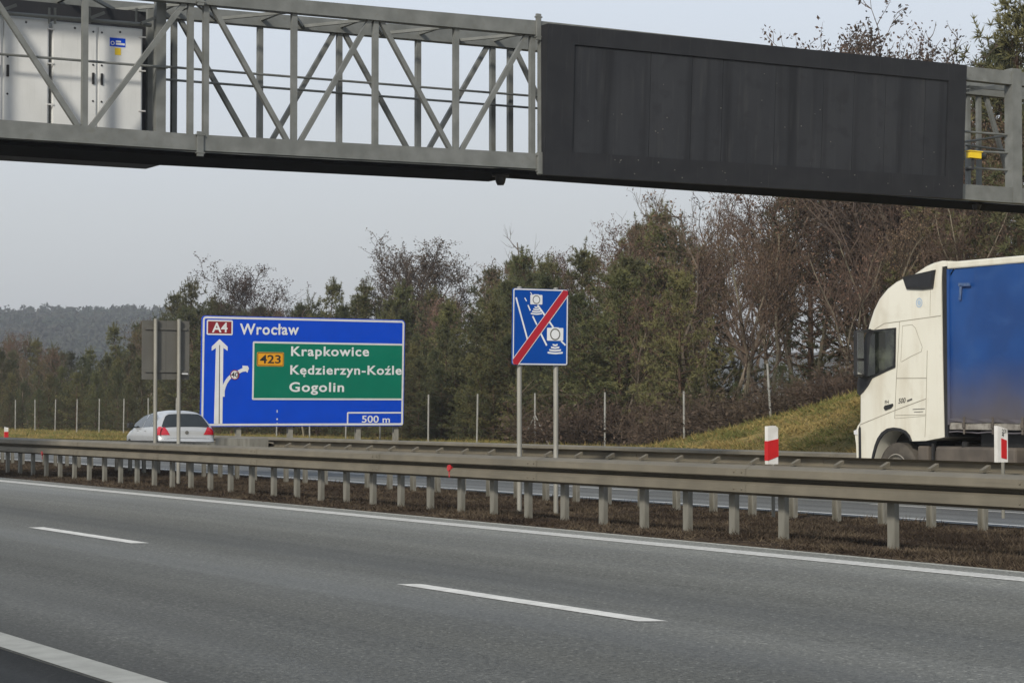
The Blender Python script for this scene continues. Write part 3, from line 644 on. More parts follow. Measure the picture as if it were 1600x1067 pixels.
for pl, t in enumerate((tF+.1, tBk+.1)):
    for d in ex+nodes: upright(d, t)
    n_ = nodes; o = .10
    diagonal(n_[0]-1.75+o, 1, n_[0]-o, 0, t); diagonal(n_[0]+o, 0, n_[1]-o, 1, t)
    diagonal(n_[2]+o, 1, n_[3]-o, 0, t); diagonal(n_[3]+o, 0, n_[4]-o, 1, t); diagonal(n_[4]+o, 1, n_[5]-o, 0, t); diagonal(n_[5]+o, 0, n_[6]-o, 1, t)
    for i in range(0, 8, 2):
        diagonal(ex[i]+o, 1 if i % 2 == 0 else 0, ex[i+1]-o, 0, t); diagonal(ex[i+1]+o, 0, ex[i+2]-o, 1, t)
    bx = [20.0+.35] + [20.2+1.62*k for k in range(1, 6)]
    if pl:
        for d in bx: upright(d, t)
        diagonal(bx[0]+o, 1, bx[1]-o, 0, t)
def zmid(d, f): return lerp(zB1(d), zT0(d), f)
# top and bottom bracing
allr = [nodes[0]]+[lerp(nodes[1], nodes[2], .5)]+nodes[3:]
for i in range(len(allr)-1):
    a, b = allr[i], allr[i+1]; mid = (a+b)/2
    for (p_, q_) in (((a, tF+cw), (mid, tBk)), ((mid, tBk), (b, tF+cw))):
        mb = MB(); mb.bar((p_[0], p_[1], zT0(p_[0])+.05), (q_[0], q_[1], zT0(q_[0])+.05), .055, .055); mb.build('top_brace', M['truss'], gt)
for d in ex+nodes+[21.6,23.2,24.8,26.4,28,29.6]:
    mb = MB(); mb.bar((d, tF+cw, zT0(d)+.12), (d, tBk, zT0(d)+.12), .06, .06); mb.build('top_brace', M['truss'], gt)
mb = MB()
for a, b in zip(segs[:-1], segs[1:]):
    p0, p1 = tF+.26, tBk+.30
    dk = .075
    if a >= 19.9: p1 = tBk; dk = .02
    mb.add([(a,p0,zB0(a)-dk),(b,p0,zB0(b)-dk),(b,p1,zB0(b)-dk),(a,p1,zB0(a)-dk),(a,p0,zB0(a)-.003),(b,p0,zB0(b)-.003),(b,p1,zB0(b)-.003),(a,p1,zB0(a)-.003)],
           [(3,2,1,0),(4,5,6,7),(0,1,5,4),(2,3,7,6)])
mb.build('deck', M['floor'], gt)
for t_, fr in ((tBk-.06, None),):
    for (pa, pb) in (((257,104.5),(847,151.5)), ((257,124.5),(845,170))):
        A, Bp = onY(*pa, t_), onY(*pb, t_); mb = MB(); mb.tube(A, Bp, .022, .022, 8); mb.build('handrail', M['truss'], gt)
A, Bp = onY(-60, 80, tF+.33), onY(262, 106, tF+.33); mb = MB(); mb.tube(A, Bp, .022, .022, 8); mb.build('handrail', M['truss'], gt)
def plate(d, z0, z1, t0, t1, w=.05, name='joint_plate'):
    mb = MB(); mb.cbox((d-w/2, t0, z0), (d+w/2, t1, z1), .006)
    for z in (z0+.06, z1-.06):
        for s in (.25, .75): mb.tube((d-w/2-.02, lerp(t0,t1,s), z), (d+w/2+.02, lerp(t0,t1,s), z), .016, .016, 6)
    return mb.build(name, M['truss'], gt)
dj = lerp(nodes[1], nodes[2], .5)
plate(dj, zB0(dj)-.10, zB1(dj)+.05, tF-.035, tF-.003, .12); plate(dj, zT0(dj)-.03, zT1(dj)+.08, tF-.035, tF-.003, .12)
dj2 = onY(846, 150, tF-.1).x
plate(dj2, zB0(dj2)-.10, zB1(dj2)+.02, tF-.06, tF-.003, .10); plate(dj2-.02, zT0(dj2)-.10, zT1(dj2)+.12, tF-.05, tF-.003, .10)
mb = MB(); mb.box((dj2+.03, tF-.02, zB0(dj2)-.1), (dj2+.16, tF+.1, zT1(dj2)-.02)); mb.build('end_plate', M['truss'], gt)
dc = onY(250, 110, tF+.42).x
mb = MB(); mb.box((dc-.085, tF+.36, zB1(dc)-.10), (dc+.085, tF+.50, zT0(dc)+.10)); mb.build('frame_post', M['truss'], gt)
# right bay beyond the message sign
d6 = onY(1588.5, 200, tF).x
mb = MB(); mb.box((d6-.13, tF-.02, zB0(d6)+.003), (d6+.13, tF+.22, zT1(d6)+.06)); mb.build('frame_post', M['truss'], gt)
for px in (1517, 1534): d = onY(px, 200, tBk).x; upright(d, tBk+.1, .045)
diagonal(onY(1545, 200, tBk).x, 1, onY(1590, 200, tBk).x, 0, tBk+.1)
for (pa, pb, t_) in (((1508,206),(1586,212),tF+.15), ((1508,227),(1586,237),tBk), ((1508,236),(1586,240),tF+.15), ((1508,262),(1586,267),tF+.15), ((1508,222),(1586,210),tBk-.3)):
    mb = MB(); mb.tube(onY(*pa, t_), onY(*pb, t_), .024, .024, 8); mb.build('handrail', M['truss'], gt)
for (pa, pb) in (((1512,142),(1590,128)), ((1512,136),(1590,142))):
    a, b = onY(*pa, tF+.3), onY(*pb, tBk-.1); mb = MB(); mb.bar(a, b, .07, .05); mb.build('top_brace', M['truss'], gt)
for d in (-3.4, 34.2):
    mb = MB()
    for t in (tF+.1, tBk+.1):
        mb.cbox((d-.2, t-.2, gz(d, t)-.5), (d+.2, t+.2, zT1(d)+.1), .02)
    for z in (1.5, 3.2, 4.9): mb.bar((d, tF+.3, z), (d, tBk-.1, z), .12, .12)
    mb.build('column', M['truss'], gt)
for px, py in ((782, 281), (1526, 321)):
    c = onY(px, py, tF+.55)
    mb = MB(); mb.lathe([(-.10,.001),(-.10,.06),(-.05,.085),(.06,.11),(.06,.16),(.20,.16),(.20,.001)], c, (0,0,1), 16); tag(mb.build('sensor', M['black'], gt, smooth=True), None)

# message sign box, dark, hung on the front of the gantry over the far road
tilt = math.tan(R(3.3))
def vms(px, py, k=0):
    p = onY(px, py, tF-.12)
    for _ in range(3): p = onY(px, py, tF-.12-tilt*(p.z-5.7)-k)
    return p
TL, TR, BR, BL = vms(856.5,37), vms(1511,102.2), vms(1504,311.5), vms(850.5,273)
vt = thing('message_sign', ((BL.x+BR.x)/2, tF-.1, BL.z), 'wide switched-off black message sign box on the gantry above the far road', 'message sign')
def bil(u, v, k=0): return TL.lerp(TR, u).lerp(BL.lerp(BR, u), v)+Vector((0, -k, 0))
mb = MB(); dep = Vector((0, 1.05, 0))
mb.add([TL,TR,BR,BL]+[Vector((p.x, tF-.012, p.z)) for p in (TL,TR,BR,BL)], [(4,7,6,5),(0,4,5,1),(1,5,6,2),(2,6,7,3),(3,7,4,0)])
u0, u1, v0, v1 = .058, .953, .128, .838
fr = [bil(u, v) for u, v in ((0,0),(1,0),(1,1),(0,1))]; inn = [bil(u, v) for u, v in ((u0,v0-.006),(u1,v0),(u1,v1),(u0,v1))]
rec = [p+Vector((0, .035, 0)) for p in inn]
mb.add(fr+inn+rec, [(0,1,5,4),(1,2,6,5),(2,3,7,6),(3,0,4,7),(4,5,9,8),(5,6,10,9),(6,7,11,10),(7,4,8,11)])
mb.build('housing', M['vmsf'], vt)
xs = [0,.19,.295,.375,.515,.645,.73,.82,.935,1.0]
for a, b in zip(xs[:-1], xs[1:]):
    mb = MB(); e = .0005; k = random.uniform(-.033,-.0305)
    q = [bil(lerp(u0,u1,u), v, k) for u, v in ((a+e, v0),(b-e, v0),(b-e, v1),(a+e, v1))]
    mb.prism(q, (0, .02, 0)); mb.build('display_panel', M['vms'], vt)
mb = MB()
for i in range(46):
    u = random.uniform(.02, .98); v = random.choice((random.uniform(.86,.97), random.uniform(.6,.82), random.uniform(.1,.9)))
    if v > .85: c = bil(u, v, .004)
    else: c = bil(lerp(u0,u1,u), lerp(v0, v1, min(v,1)), -.026)
    r = random.uniform(.006, .012); mb.box(c-Vector((r,.003,r)), c+Vector((r,.003,r)))
mb.build('rivet', M['signback'], vt, fix=True)

# message sign of the near road, seen from behind
a = onY(-260, 5, tBk+.25); b = onY(236, 8, tBk+.25)
zb = onY(200, 252, tBk+.25).z
v2 = thing('message_sign', (8, tBk+.6, zb), 'black back of a message sign behind the white cabinets on the gantry', 'message sign')
mb = MB(); x1 = onY(257, 120, tBk+.25).x
y0_, y1_ = tBk+.22, tBk+1.1; zt_ = zT0(10)+.1
prof = [(x1, zt_), (2.0, zt_), (2.0, zb-.02), (x1-.02, zb-.02), (x1+.16, zb+.12), (x1+.16, zb+.3), (x1, zb+.3)]
mb.prism([(x, y0_, z) for x, z in prof], (0, y1_-y0_, 0)); mb.build('housing', M['vmsf'], v2)

# control cabinets on the walkway
tC = tF+.62
def cabinet(px0, px1, pyt0, pyt1, pyb0, pyb1, doors, label, stickers=False):
    a0, a1 = onY(px0, pyb0, tC), onY(px1, pyb1, tC); b0, b1 = onY(px0, pyt0, tC), onY(px1, pyt1, tC)
    t = thing('control_cabinet', ((a0.x+a1.x)/2, tC+.3, a0.z), label, 'cabinet', 'control cabinets on the gantry walkway')
    mb = MB(); z0 = zB1(a0.x)+.0; zt = (b0.z+b1.z)/2
    mb.cbox((a0.x, tC, z0), (a1.x, tC+.5, zt), .01); mb.build('case', M['cab'], t)
    for (c0, c1, hpx) in doors:
        d0, d1 = onY(c0, 100, tC).x, onY(c1, 100, tC).x
        mb = MB(); mb.cbox((d0+.012, tC-.03, z0+.03), (d1-.012, tC-.002, zt-.03), .006); dr = mb.build('door', M['cab'], t)
        for h in hpx:
            x = onY(h, 100, tC).x; zc = lerp(z0, zt, .50)
            mb = MB(); mb.cbox((x-.022, tC-.055, zc-.11), (x+.022, tC-.031, zc+.08), .008)
            mb.build('handle', M['black'], dr)
            mb = MB()
            for f_ in (.93, .62, .28): z = lerp(z0, zt, f_); mb.tube((x, tC-.0315, z), (x, tC-.042, z), .018, .014, 10)
            mb.build('lock', M['black'], dr)
        x = onY((c0+c1)/2, 100, tC).x; mb = MB(); mb.tube((x, tC-.0315, zt-.09), (x, tC-.04, zt-.09), .02, .016, 10); mb.build('lock', M['black'], dr)
    return t, z0, zt
c1_, z0, zt = cabinet(-95, 76, 14, 31, 185, 190, [(-95, 2, [-4]), (4, 75, [11])], 'white control cabinet at the left end of the gantry walkway')
c2_, z0, zt = cabinet(81, 222, 33, 46, 190, 197, [(81, 150.5, [144.5]), (152, 221, [158])], 'white double-door control cabinet with a blue and a yellow sticker')
def sticker(px0, py0, px1, py1, m, nm, k=.034):
    a, b = onY(px0, py1, tC-k), onY(px1, py0, tC-k); mb = MB(); mb.box((a.x, tC-k, a.z), (b.x, tC-k+.002, b.z)); return mb.build(nm, M[m], c2_)
s_ = sticker(171.5, 61, 196, 72.5, 'sticker_blue' if 'sticker_blue' in M else 'blue', 'sticker'); tag(s_, 'small blue sticker')
a = onY(176, 69.5, tC-.036); mb = MB(); n = 16; r_ = .035
mb.add([(a.x+q*math.cos(2*math.pi*i/n), tC-.0362, a.z+.02+q*math.sin(2*math.pi*i/n)) for q in (r_, r_*.6) for i in range(n)], [(i, (i+1)%n, n+(i+1)%n, n+i) for i in range(n)])
for (x0, x1, y0, y1) in ((181,189,64.5,66.5),(181,195,68.5,70.5)):
    p0, p1 = onY(x0, y1, tC-.0362), onY(x1, y0, tC-.0362); mb.add([(p0.x,tC-.0362,p0.z),(p1.x,tC-.0362,p0.z),(p1.x,tC-.0362,p1.z),(p0.x,tC-.0362,p1.z)], [(0,1,2,3)])
mb.build('sticker_print', M['white'], s_, fix=False)
tag(sticker(179.5, 76, 189, 86, 'yellow', 'sticker'), 'small yellow sticker')
mb = MB()
for px in (79, 222):
    for f_ in (.92, .60, .22):
        x = onY(px, 100, tC).x; z = lerp(z0, zt, f_); mb.box((x-.07, tC-.045, z-.012), (x+.05, tC-.031, z+.012))
mb.build('hinge', M['white_hinge'], c2_)
# pipe and brackets above the cabinets
mb = MB(); pa, pb = onY(-80, 14, tC-.12), onY(236, 40, tC-.12); mb.tube(pa, pb, .035, .035, 10)
for px in (77, 86, 140, 213): 
    q = onY(px, 28, tC-.12); mb.tube(q+Vector((0,0,-.10)), q+Vector((0,0,.16)), .022, .022, 8)
for px, py in ((12,12),(150,24),(230,32)): q = onY(px, py, tC-.2); mb.bar(q+Vector((-.1,0,-.06)), q+Vector((.14,0,.05)), .06, .05)
mb.build('cable_pipe', M['truss'], gt)
x0, x1 = onY(-90, 100, tC+.55).x, onY(240, 100, tC+.55).x
mb = MB(); mb.box((x0, tC+.52, zB1(x0)), (x1, tC+.56, zT0(x1))); mb.build('back_screen', M['vmsf'], gt)
for px, w_ in ((232, .10),):
    d = onY(px, 120, tC+.3).x; mb = MB(); mb.box((d-w_/2, tC+.2, zB1(d)), (d+w_/2, tC+.3, zT0(d))); mb.build('upright', M['truss'], gt)
# yellow camera
c = onY(1523, 243, tF+.0)
yt = thing('surveillance_camera', (c.x, c.y, c.z-.25), 'small yellow camera mounted at the right end of the gantry', 'camera')
dx = Vector((.98, -.05, -.03)).normalized()
mb = MB(); mb.bar(c-dx*.17, c+dx*.12, .14, .13, (0,0,1)); mb.bar(c-dx*.19+Vector((0,0,.075)), c+dx*.15+Vector((0,0,.075)), .17, .018, (0,0,1)); mb.build('housing', M['yellow'], yt)
mb = MB(); mb.tube(c+dx*.121, c+dx*.25, .068, .062, 14); mb.build('lens', M['black'], yt)
mb = MB(); mb.tube(c+Vector((-.05,0,-.07)), c+Vector((-.05,.0,-.30)), .03, .03, 8); mb.tube(c+Vector((-.05,0,-.28)), c+Vector((-.05,.2,-.28)), .03, .03, 8); mb.build('bracket', M['black'], yt)

# ------------------------------------------------------------------ silver car
CW = lambda z: np.interp(z, [.2,.3,.5,.7,.88,1.0,1.2,1.4,1.5], [.78,.83,.885,.905,.895,.86,.755,.625,.50])
PL = lambda y: np.interp(y, [-.1,0,.4,1,3.2,4,4.3], [.90,.935,.985,1,1,.93,.80])
OUT = [(.10,.24),(.0,.36),(-.04,.48),(-.04,.58),(-.005,.655),(.06,.69),(.07,.80),(.075,.93),(.12,1.0),(.28,1.20),(.42,1.375),(.50,1.445),(.60,1.475),(.9,1.497),(1.5,1.51),(2.1,1.485),(2.5,1.425),(3.0,1.20),(3.35,1.02),(3.7,.955),(4.05,.83),(4.24,.66),(4.29,.48),(4.26,.24)]
L_ = [0]
for a, b in zip(OUT[:-1], OUT[1:]): L_.append(L_[-1]+math.dist(a, b))
def outl(s): return np.interp(s, L_, [p[0] for p in OUT]), np.interp(s, L_, [p[1] for p in OUT])
def Tsurf(s, v, k=0):
    y, z = outl(s); y1, z1 = outl(s+.06); y0, z0 = outl(s-.06); n = Vector((0, -(z1-z0), (y1-y0))); n = n.normalized() if n.length else Vector((0,0,1))
    a = abs(v); e = max(0, (a-.72)/.28); ins = .05*v*v+.085*(1-math.sqrt(max(0, 1-e*e*.98)))
    p = Vector((v*float(CW(z))*float(PL(y)), y, z))-n*ins+n*k; return p
def sample(n): return [L_[-1]*i/n for i in range(n+1)]
def car():
    t = thing('car', (0,0,0), 'silver hatchback driving away on the far road, left of the blue direction sign', 'car')
    S = sample(110); Vv = [math.sin(math.pi/2*(-1+2*i/22)) for i in range(23)]
    mb = MB(); mb.v = [tuple(Tsurf(s, v)) for s in S for v in Vv]; nv = len(Vv)
    mb.f = [(j*nv+i, j*nv+i+1, (j+1)*nv+i+1, (j+1)*nv+i) for j in range(len(S)-1) for i in range(nv-1)]; mb.m = [0]*len(mb.f)
    # flanks
    for sg in (-1, 1):
        E = [Tsurf(s, sg) for s in S]; top = [e for e in E if (e.z > .9 or e.y > 2) and .13 < e.y < 4.0]
        rear = [e for e in E[:len(E)//2] if e.z <= 1.02 and e.y <= .16]; front = [e for e in E[len(E)//2:] if e.y >= 3.98]
        K = 12; vs = []
        for e in top:
            for k in range(K+1):
                z = lerp(e.z, .24, k/K); q = float(CW(z))*float(PL(e.y)); q = lerp(abs(e.x), q, min(1, k/1.2)); vs.append((sg*q, e.y, z))
        fs = [(j*(K+1)+i, j*(K+1)+i+1, (j+1)*(K+1)+i+1, (j+1)*(K+1)+i) for j in range(len(top)-1) for i in range(K)]
        mb.add(vs, fs)
        for part, yy in ((rear, .14), (front, 3.99)):
            vs = []
            for e in part:
                for k in range(5): y = lerp(e.y, yy, k/4); q = float(CW(e.z))*float(PL(y)); vs.append((sg*lerp(abs(e.x), q, min(1, k/1.5)), y, e.z))
            mb.add(vs, [(j*5+i, j*5+i+1, (j+1)*5+i+1, (j+1)*5+i) for j in range(len(part)-1) for i in range(4)])
    mb.box((-.72, .12, .22), (.72, 4.1, .26)); body = mb.build('body', M['car'], t, smooth=True)
    def patch(name, m, spts, vfun, par=t, k=.006, n=14):       # spts: outline parameter range; vfun(u) -> (v0, v1)
        mb = MB(); A = []
        for i in range(n+1):
            s = lerp(spts[0], spts[1], i/n); v0, v1 = vfun(i/n)
            A.append([Tsurf(s, lerp(v0, v1, j/n), k) for j in range(n+1)])
        mb.v = [tuple(p) for r_ in A for p in r_]; w_ = n+1
        mb.f = [(j*w_+i, j*w_+i+1, (j+1)*w_+i+1, (j+1)*w_+i) for j in range(n) for i in range(n)]; mb.m = [0]*len(mb.f)
        return mb.build(name, M[m], par, smooth=True)
    sof = lambda z: min((s for s in sample(600) if s < L_[12]), key=lambda s: abs(outl(s)[1]-z))
    def gl(u): w_ = lerp(.93, .86, u); e = .12*max(0, abs(u-.5)*2-.8)/.2; return -(w_-e), w_-e
    patch('rear_window', 'glass_dark', (sof(1.02), sof(1.405)), gl)
    for sg in (-1, 1):
        patch('tail_light', 'tail', (sof(.79), sof(1.03)), lambda u, sg=sg: tuple(sorted((sg*lerp(.60, .80, u), sg*1.0))), k=.014)
        # wrap of the lamp on to the flank
        mb = MB(); vs = []
        for i in range(7):
            for j in range(7):
                z = lerp(.79, 1.03, i/6); y = lerp(.075, lerp(.42, .22, i/6), j/6); vs.append((sg*(float(CW(z))*float(PL(y))+.010-.05*(1-j/6)**3), y, z))
        mb.add(vs, [(i*7+j, i*7+j+1, (i+1)*7+j+1, (i+1)*7+j) for i in range(6) for j in range(6)]); mb.build('tail_light', M['tail'], t, smooth=True)
    patch('windscreen', 'glass_dark', (L_[16]+.03, L_[18]-.05), lambda u: (-.92, .92))
    mb = MB(); q0 = Tsurf(sof(.60), 0, .004)
    a = [Tsurf(sof(z), x/.85, .008) for z, x in ((.50,-.27),(.50,.27),(.60,.27),(.60,-.27))]; mb.add(a, [(0,1,2,3)]); mb.build('number_plate', M['white'], t)
    mb = MB(); c = Tsurf(sof(.86), 0, .01); mb.lathe([(0,.055),(.012,.05),(.012,.001)], c, (0,-1,.05), 16); mb.build('badge', M['signback'], t)
    mb = MB(); a0 = Tsurf(sof(.70), -.8, .004); 
    for v in np.linspace(-.8, .8, 13)[:-1]: mb.bar(Tsurf(sof(.695), v, .004), Tsurf(sof(.695), v+.134, .004), .01, .012)
    mb.build('bumper_gap', M['black'], t)
    topz = lambda y: float(np.interp(y, [.3,.42,.6,1,1.5,2.1,2.5,3.0,3.35], [1.17,1.33,1.40,1.43,1.44,1.415,1.355,1.15,1.0]))
    for sg in (-1, 1):
        for (y0, y1) in ((.60,.98),(1.04,1.92),(1.99,3.02)):
            mb = MB(); vs = []; n = 10
            for i in range(n+1):
                y = lerp(y0, y1, i/n); zb_ = lerp(1.03, .975, (y-.6)/2.4); zt_ = topz(y)-.035
                if y0 < .7: zt_ = min(zt_, lerp(1.12, 1.40, (y-.6)/.38))
                if zt_ < zb_+.01: zt_ = zb_+.01
                for j in range(6):
                    z = lerp(zb_, zt_, j/5); e_ = abs(lerp(float(CW(z)), float(CW(z)), 0))*float(PL(y)); vs.append((sg*(e_+.006), y, z))
            mb.add(vs, [(i*6+j, i*6+j+1, (i+1)*6+j+1, (i+1)*6+j) for i in range(n) for j in range(5)]); mb.build('side_window', M['glass_dark'], t, smooth=True)
        mb = MB(); mb.cbox((sg*.90, 2.86, .98), (sg*1.08, 3.0, 1.12), .03); mb.bar((sg*.86, 2.95, 1.0), (sg*.93, 2.94, 1.03), .04, .04); mb.build('mirror', M['black'], t)
        for yy in (1.5, 2.4):
            x = float(CW(.9)); mb = MB(); mb.cbox((sg*(x-.005), yy-.1, .885), (sg*(x+.02), yy+.08, .915), .008); mb.build('door_handle', M['car'], t)
        for yy in (.82, 3.42):
            w_ = MB(); x = .80; w_.lathe([(-.10,.20),(-.10,.29),(-.07,.315),(.08,.315),(.10,.29),(.10,.22)], (sg*(x-.0), yy, .315), (sg,0,0), 28); wo = w_.build('wheel', M['rubber'], t, smooth=True)
            w_ = MB(); w_.lathe([(.06,.001),(.07,.06),(.085,.2),(.10,.22)], (sg*x, yy, .315), (sg,0,0), 20); w_.build('rim', M['rim'], wo, smooth=True)
            a_ = MB(); n = 20; x = float(CW(.5))+.004
            a_.add([(sg*x, yy+.345*math.cos(math.pi*i/n), .30+.345*math.sin(math.pi*i/n)) for i in range(n+1)], [tuple(range(n+1))]); a_.build('wheel_arch', M['black'], t)
    mb = MB()
    for i in range(9): mb.box((-.0, .66+.0*i, 1.49), (.01, .67, 1.5))
    mb = MB(); mb.tube((0, .72, 1.485), (0, .58, 1.62), .006, .003, 6); mb.build('aerial', M['black'], t)
    return t
ct = car()
p = onY(293, 641, 58.0)
q = ray(293, 660); dcar = 22.7; tt_ = onX(293, 660, dcar).y
ct.location = (dcar, tt_, gz(dcar)-.02); ct.scale = (.96, .90, .97); ct.rotation_euler = (0, 0, -R(5))

# ------------------------------------------------------------------ truck
dT = 23.4; gT = gz(dT+1.2)
def TP(x, y): p = onX(1300+.3563*x, 380+.3563*y, dT); return p.y, p.z       # zoomed photo pixel -> (along, up) in the plane of the cab side
tk = thing('truck', (dT+1.27, TP(300, 900)[0]-2, gT), 'cream lorry tractor with a roof fairing, pulling a blue curtain-sided trailer', 'truck')
def side(mb, pts, x0, x1): mb.prism([(x0, *TP(*p_)) for p_ in pts], (x1-x0, 0, 0)); return mb
cabo = [(108,950),(106,885),(100,838),(113,800),(118,780),(118,620),(128,500),(146,400),(158,352),(178,290),(203,240),(238,197),(275,168),(315,150),(345,140),(372,122),(408,98),(440,84),(470,77),(510,78),(508,100),(482,104),(478,180),(484,500),(492,850),(410,866),(345,868),(338,850),(322,834),(300,824),(272,820),(248,825),(228,840),(212,862),(200,890),(190,925),(184,946),(130,952)]
bm = bmesh.new(); base = [bm.verts.new((dT, *TP(*p_))) for p_ in cabo]; f = bm.faces.new(base)
r_ = bmesh.ops.extrude_face_region(bm, geom=[f]); vs = [v for v in r_['geom'] if isinstance(v, bmesh.types.BMVert)]
for v in vs: v.co.x += 2.5
bmesh.ops.recalc_face_normals(bm, faces=bm.faces)
front = set(range(2, 19))
ed = [e for e in bm.edges if abs(e.verts[0].co.x-e.verts[1].co.x) < 1e-5 and (e.verts[0].co.y+e.verts[1].co.y)/2 > TP(470, 0)[0] and (e.verts[0].co.z+e.verts[1].co.z)/2 > TP(0, 800)[1]]
bmesh.ops.bevel(bm, geom=ed, offset=.07, segments=4, affect='EDGES', profile=.5)
mb = MB(); mb.bm(bm); cb = mb.build('cab', M['truck_paint'], tk, smooth=True)
e1 = dT-.006
def plateT(name, pts, m, par, x0=e1, x1=dT+.002, smooth=False):
    mb = MB(); side(mb, pts, x0, x1); return mb.build(name, M[m], par)
plateT('window_surround', [(112,655),(112,615),(150,400),(165,378),(186,380),(282,370),(279,545),(240,562),(178,592),(160,625),(140,652),(122,668)], 'black', cb, dT-.012, dT+.004)
M['cabglass'] = mat('cab glass', (.012,.014,.012), (.075,.085,.062), scale=2.6, rough=.06, spec=.7, lo=.46, hi=.66, extra=[(5,(1,1,1),(.16,.17,.15),.66,.72,.6)])  # greenish and pale patches are reflections painted into the pane
plateT('side_window', [(172,412),(188,388),(276,378),(274,536),(236,554),(176,584),(160,590)], 'cabglass', cb, dT-.018, dT-.0125)
plateT('air_intake', [(315,150),(345,142),(456,117),(449,165),(445,198),(400,203),(332,201),(326,185)], 'black', cb, dT-.03, dT+.004)
plateT('intake_mesh', [(330,160),(444,134),(436,190),(338,190)], 'vms', cb, dT-.033, dT-.0305)
plateT('arch_lip', [(184,946),(190,925),(200,890),(212,862),(228,840),(248,825),(272,820),(300,824),(322,834),(338,850),(345,868),(352,866),(343,842),(326,822),(302,811),(272,807),(244,812),(220,829),(202,855),(190,886),(180,925),(176,948)], 'black', cb, dT-.02, dT+.003)
M['seam'] = mat('panel seam', (.34,.32,.26), (.26,.24,.19), rough=.7)
def seam(pts, w=.012, x=dT-.0035):
    mb = MB()
    for a, b in zip(pts[:-1], pts[1:]): mb.bar((x, *TP(*a)), (x, *TP(*b)), .006, w, (1,0,0)) if False else mb.prism(_strip(a, b, w, x), (.004, 0, 0))
    return mb.build('seam', M['seam'], cb)
def _strip(a, b, w, x):
    a = Vector(TP(*a)); b = Vector(TP(*b)); d = (b-a).normalized(); n = Vector((-d.y, d.x))*w/2; return [(x, *(a-n)), (x, *(b-n)), (x, *(b+n)), (x, *(a+n))]
seam([(297,343),(290,480),(283,590),(275,768)]); seam([(187,378),(230,352),(297,343),(478,318)])
seam([(122,796),(160,780),(272,734),(412,682)]); seam([(284,592),(416,591)]); seam([(418,470),(412,752),(408,850)], .010); seam([(279,754),(412,751)], .009); seam([(275,768),(408,757)], .007)
seam([(310,362),(352,357),(366,372),(396,455),(392,475),(345,497),(305,520)], .007); seam([(310,362),(302,520)], .006)
seam([(432,205),(430,318)], .006)
plateT('door_handle', [(230,722),(234,712),(268,703),(270,712),(262,722),(236,732)], 'black', cb, dT-.02, dT-.001)
mb = MB(); cz = TP(383, 261); mb.add([(dT-.004, cz[0]+q*.08*math.cos(R(15*i))*(1), cz[1]+q*.08*math.sin(R(15*i))) for q in (1, .72) for i in range(24)], [(i, (i+1)%24, 24+(i+1)%24, 24+i) for i in range(24)])
mb.add([(dT-.004, cz[0]+.042*math.cos(R(15*i)), cz[1]+.042*math.sin(R(15*i))) for i in range(24)], [tuple(range(24))])
M['patch'] = mat('worn tape', (.11,.15,.25), (.04,.09,.22), scale=14, rough=.6)
M['decal'] = mat('pale blue decal', (.42,.52,.62), (.40,.50,.60), rough=.4); mb.build('decal', M['decal'], cb, fix=False)
def ttext(s, x, y, k, m='black', slant=0):
    v, f = text_geo(s, .01); o = TP(x, y); mb = MB(); mb.add([(dT-.0045, o[0]-(p_[0]+slant*p_[1])*k, o[1]+p_[1]*k+.03*p_[0]*k*3) for p_ in v], f); mb.build('lettering', M[m], cb, fix=False)
ttext('500', 291, 703, .12, slant=.2); ttext('FH', 232, 706, .09)
mb = MB(); mb.prism(_strip((330,692),(352,683),.03,dT-.0045), (.003,0,0)); mb.prism(_strip((355,728),(408,725),.012,dT-.0045), (.003,0,0)); mb.prism(_strip((360,740),(400,738),.010,dT-.0045), (.003,0,0)); mb.build('lettering', M['signback'], cb)
# headlamp edge, bumper corner
plateT('headlamp', [(100,838),(98,822),(112,816),(114,838)], 'white', cb, dT-.015, dT+.12)
plateT('bumper_strip', [(118,950),(116,815),(122,800),(127,810),(129,950)], 'black', cb, dT-.004, dT+.003)
# mirrors
yM = onX(1300+.3563*108, 550, dT-.33).y; zM0, zM1 = TP(0, 590)[1], TP(0, 392)[1]
mb = MB(); mb.cbox((dT-.33, yM, zM0), (dT-.16, yM+.10, zM1), .035); mo = mb.build('mirror', M['black'], tk)
mb = MB(); mb.box((dT-.312, yM-.004, lerp(zM0,zM1,.40)), (dT-.178, yM-.0005, lerp(zM0,zM1,.95))); mb.box((dT-.312, yM-.004, lerp(zM0,zM1,.06)), (dT-.178, yM-.0005, lerp(zM0,zM1,.34))); mb.build('mirror_glass', M['mirror'], mo)
mb = MB(); mb.bar((dT-.2, yM+.08, zM1-.03), (dT+.05, TP(165,0)[0], TP(0,388)[1]), .05, .05); mb.bar((dT-.2, yM+.08, zM0+.03), (dT+.05, TP(150,0)[0], TP(0,600)[1]), .05, .05); mb.build('mirror_arm', M['black'], mo)
# black block filling the gap behind the cab, its shade put into colour
mb = MB(); side(mb, [(479,104),(504,104),(508,850),(490,850)], dT+.012, dT+2.47); mb.build('cab_gap_shade', M['black'], tk)
mb = MB(); side(mb, [(508,84),(514,84),(540,104),(512,150)], dT+.02, dT+2.45); mb.build('fairing', M['truck_paint'], tk)
# windscreen on the front
mb = MB()
fr_ = [TP(120,640), TP(130,490), TP(150,392)]
mb.add([(dT+.14, fr_[0][0]+.03, fr_[0][1]), (dT+2.36, fr_[0][0]+.03, fr_[0][1]), (dT+2.36, fr_[1][0]+.03, fr_[1][1]), (dT+.14, fr_[1][0]+.03, fr_[1][1]), (dT+2.3, fr_[2][0]+.03, fr_[2][1]), (dT+.2, fr_[2][0]+.03, fr_[2][1])], [(0,1,2,3),(3,2,4,5)]); mb.build('windscreen', M['glass_dark'], cb)
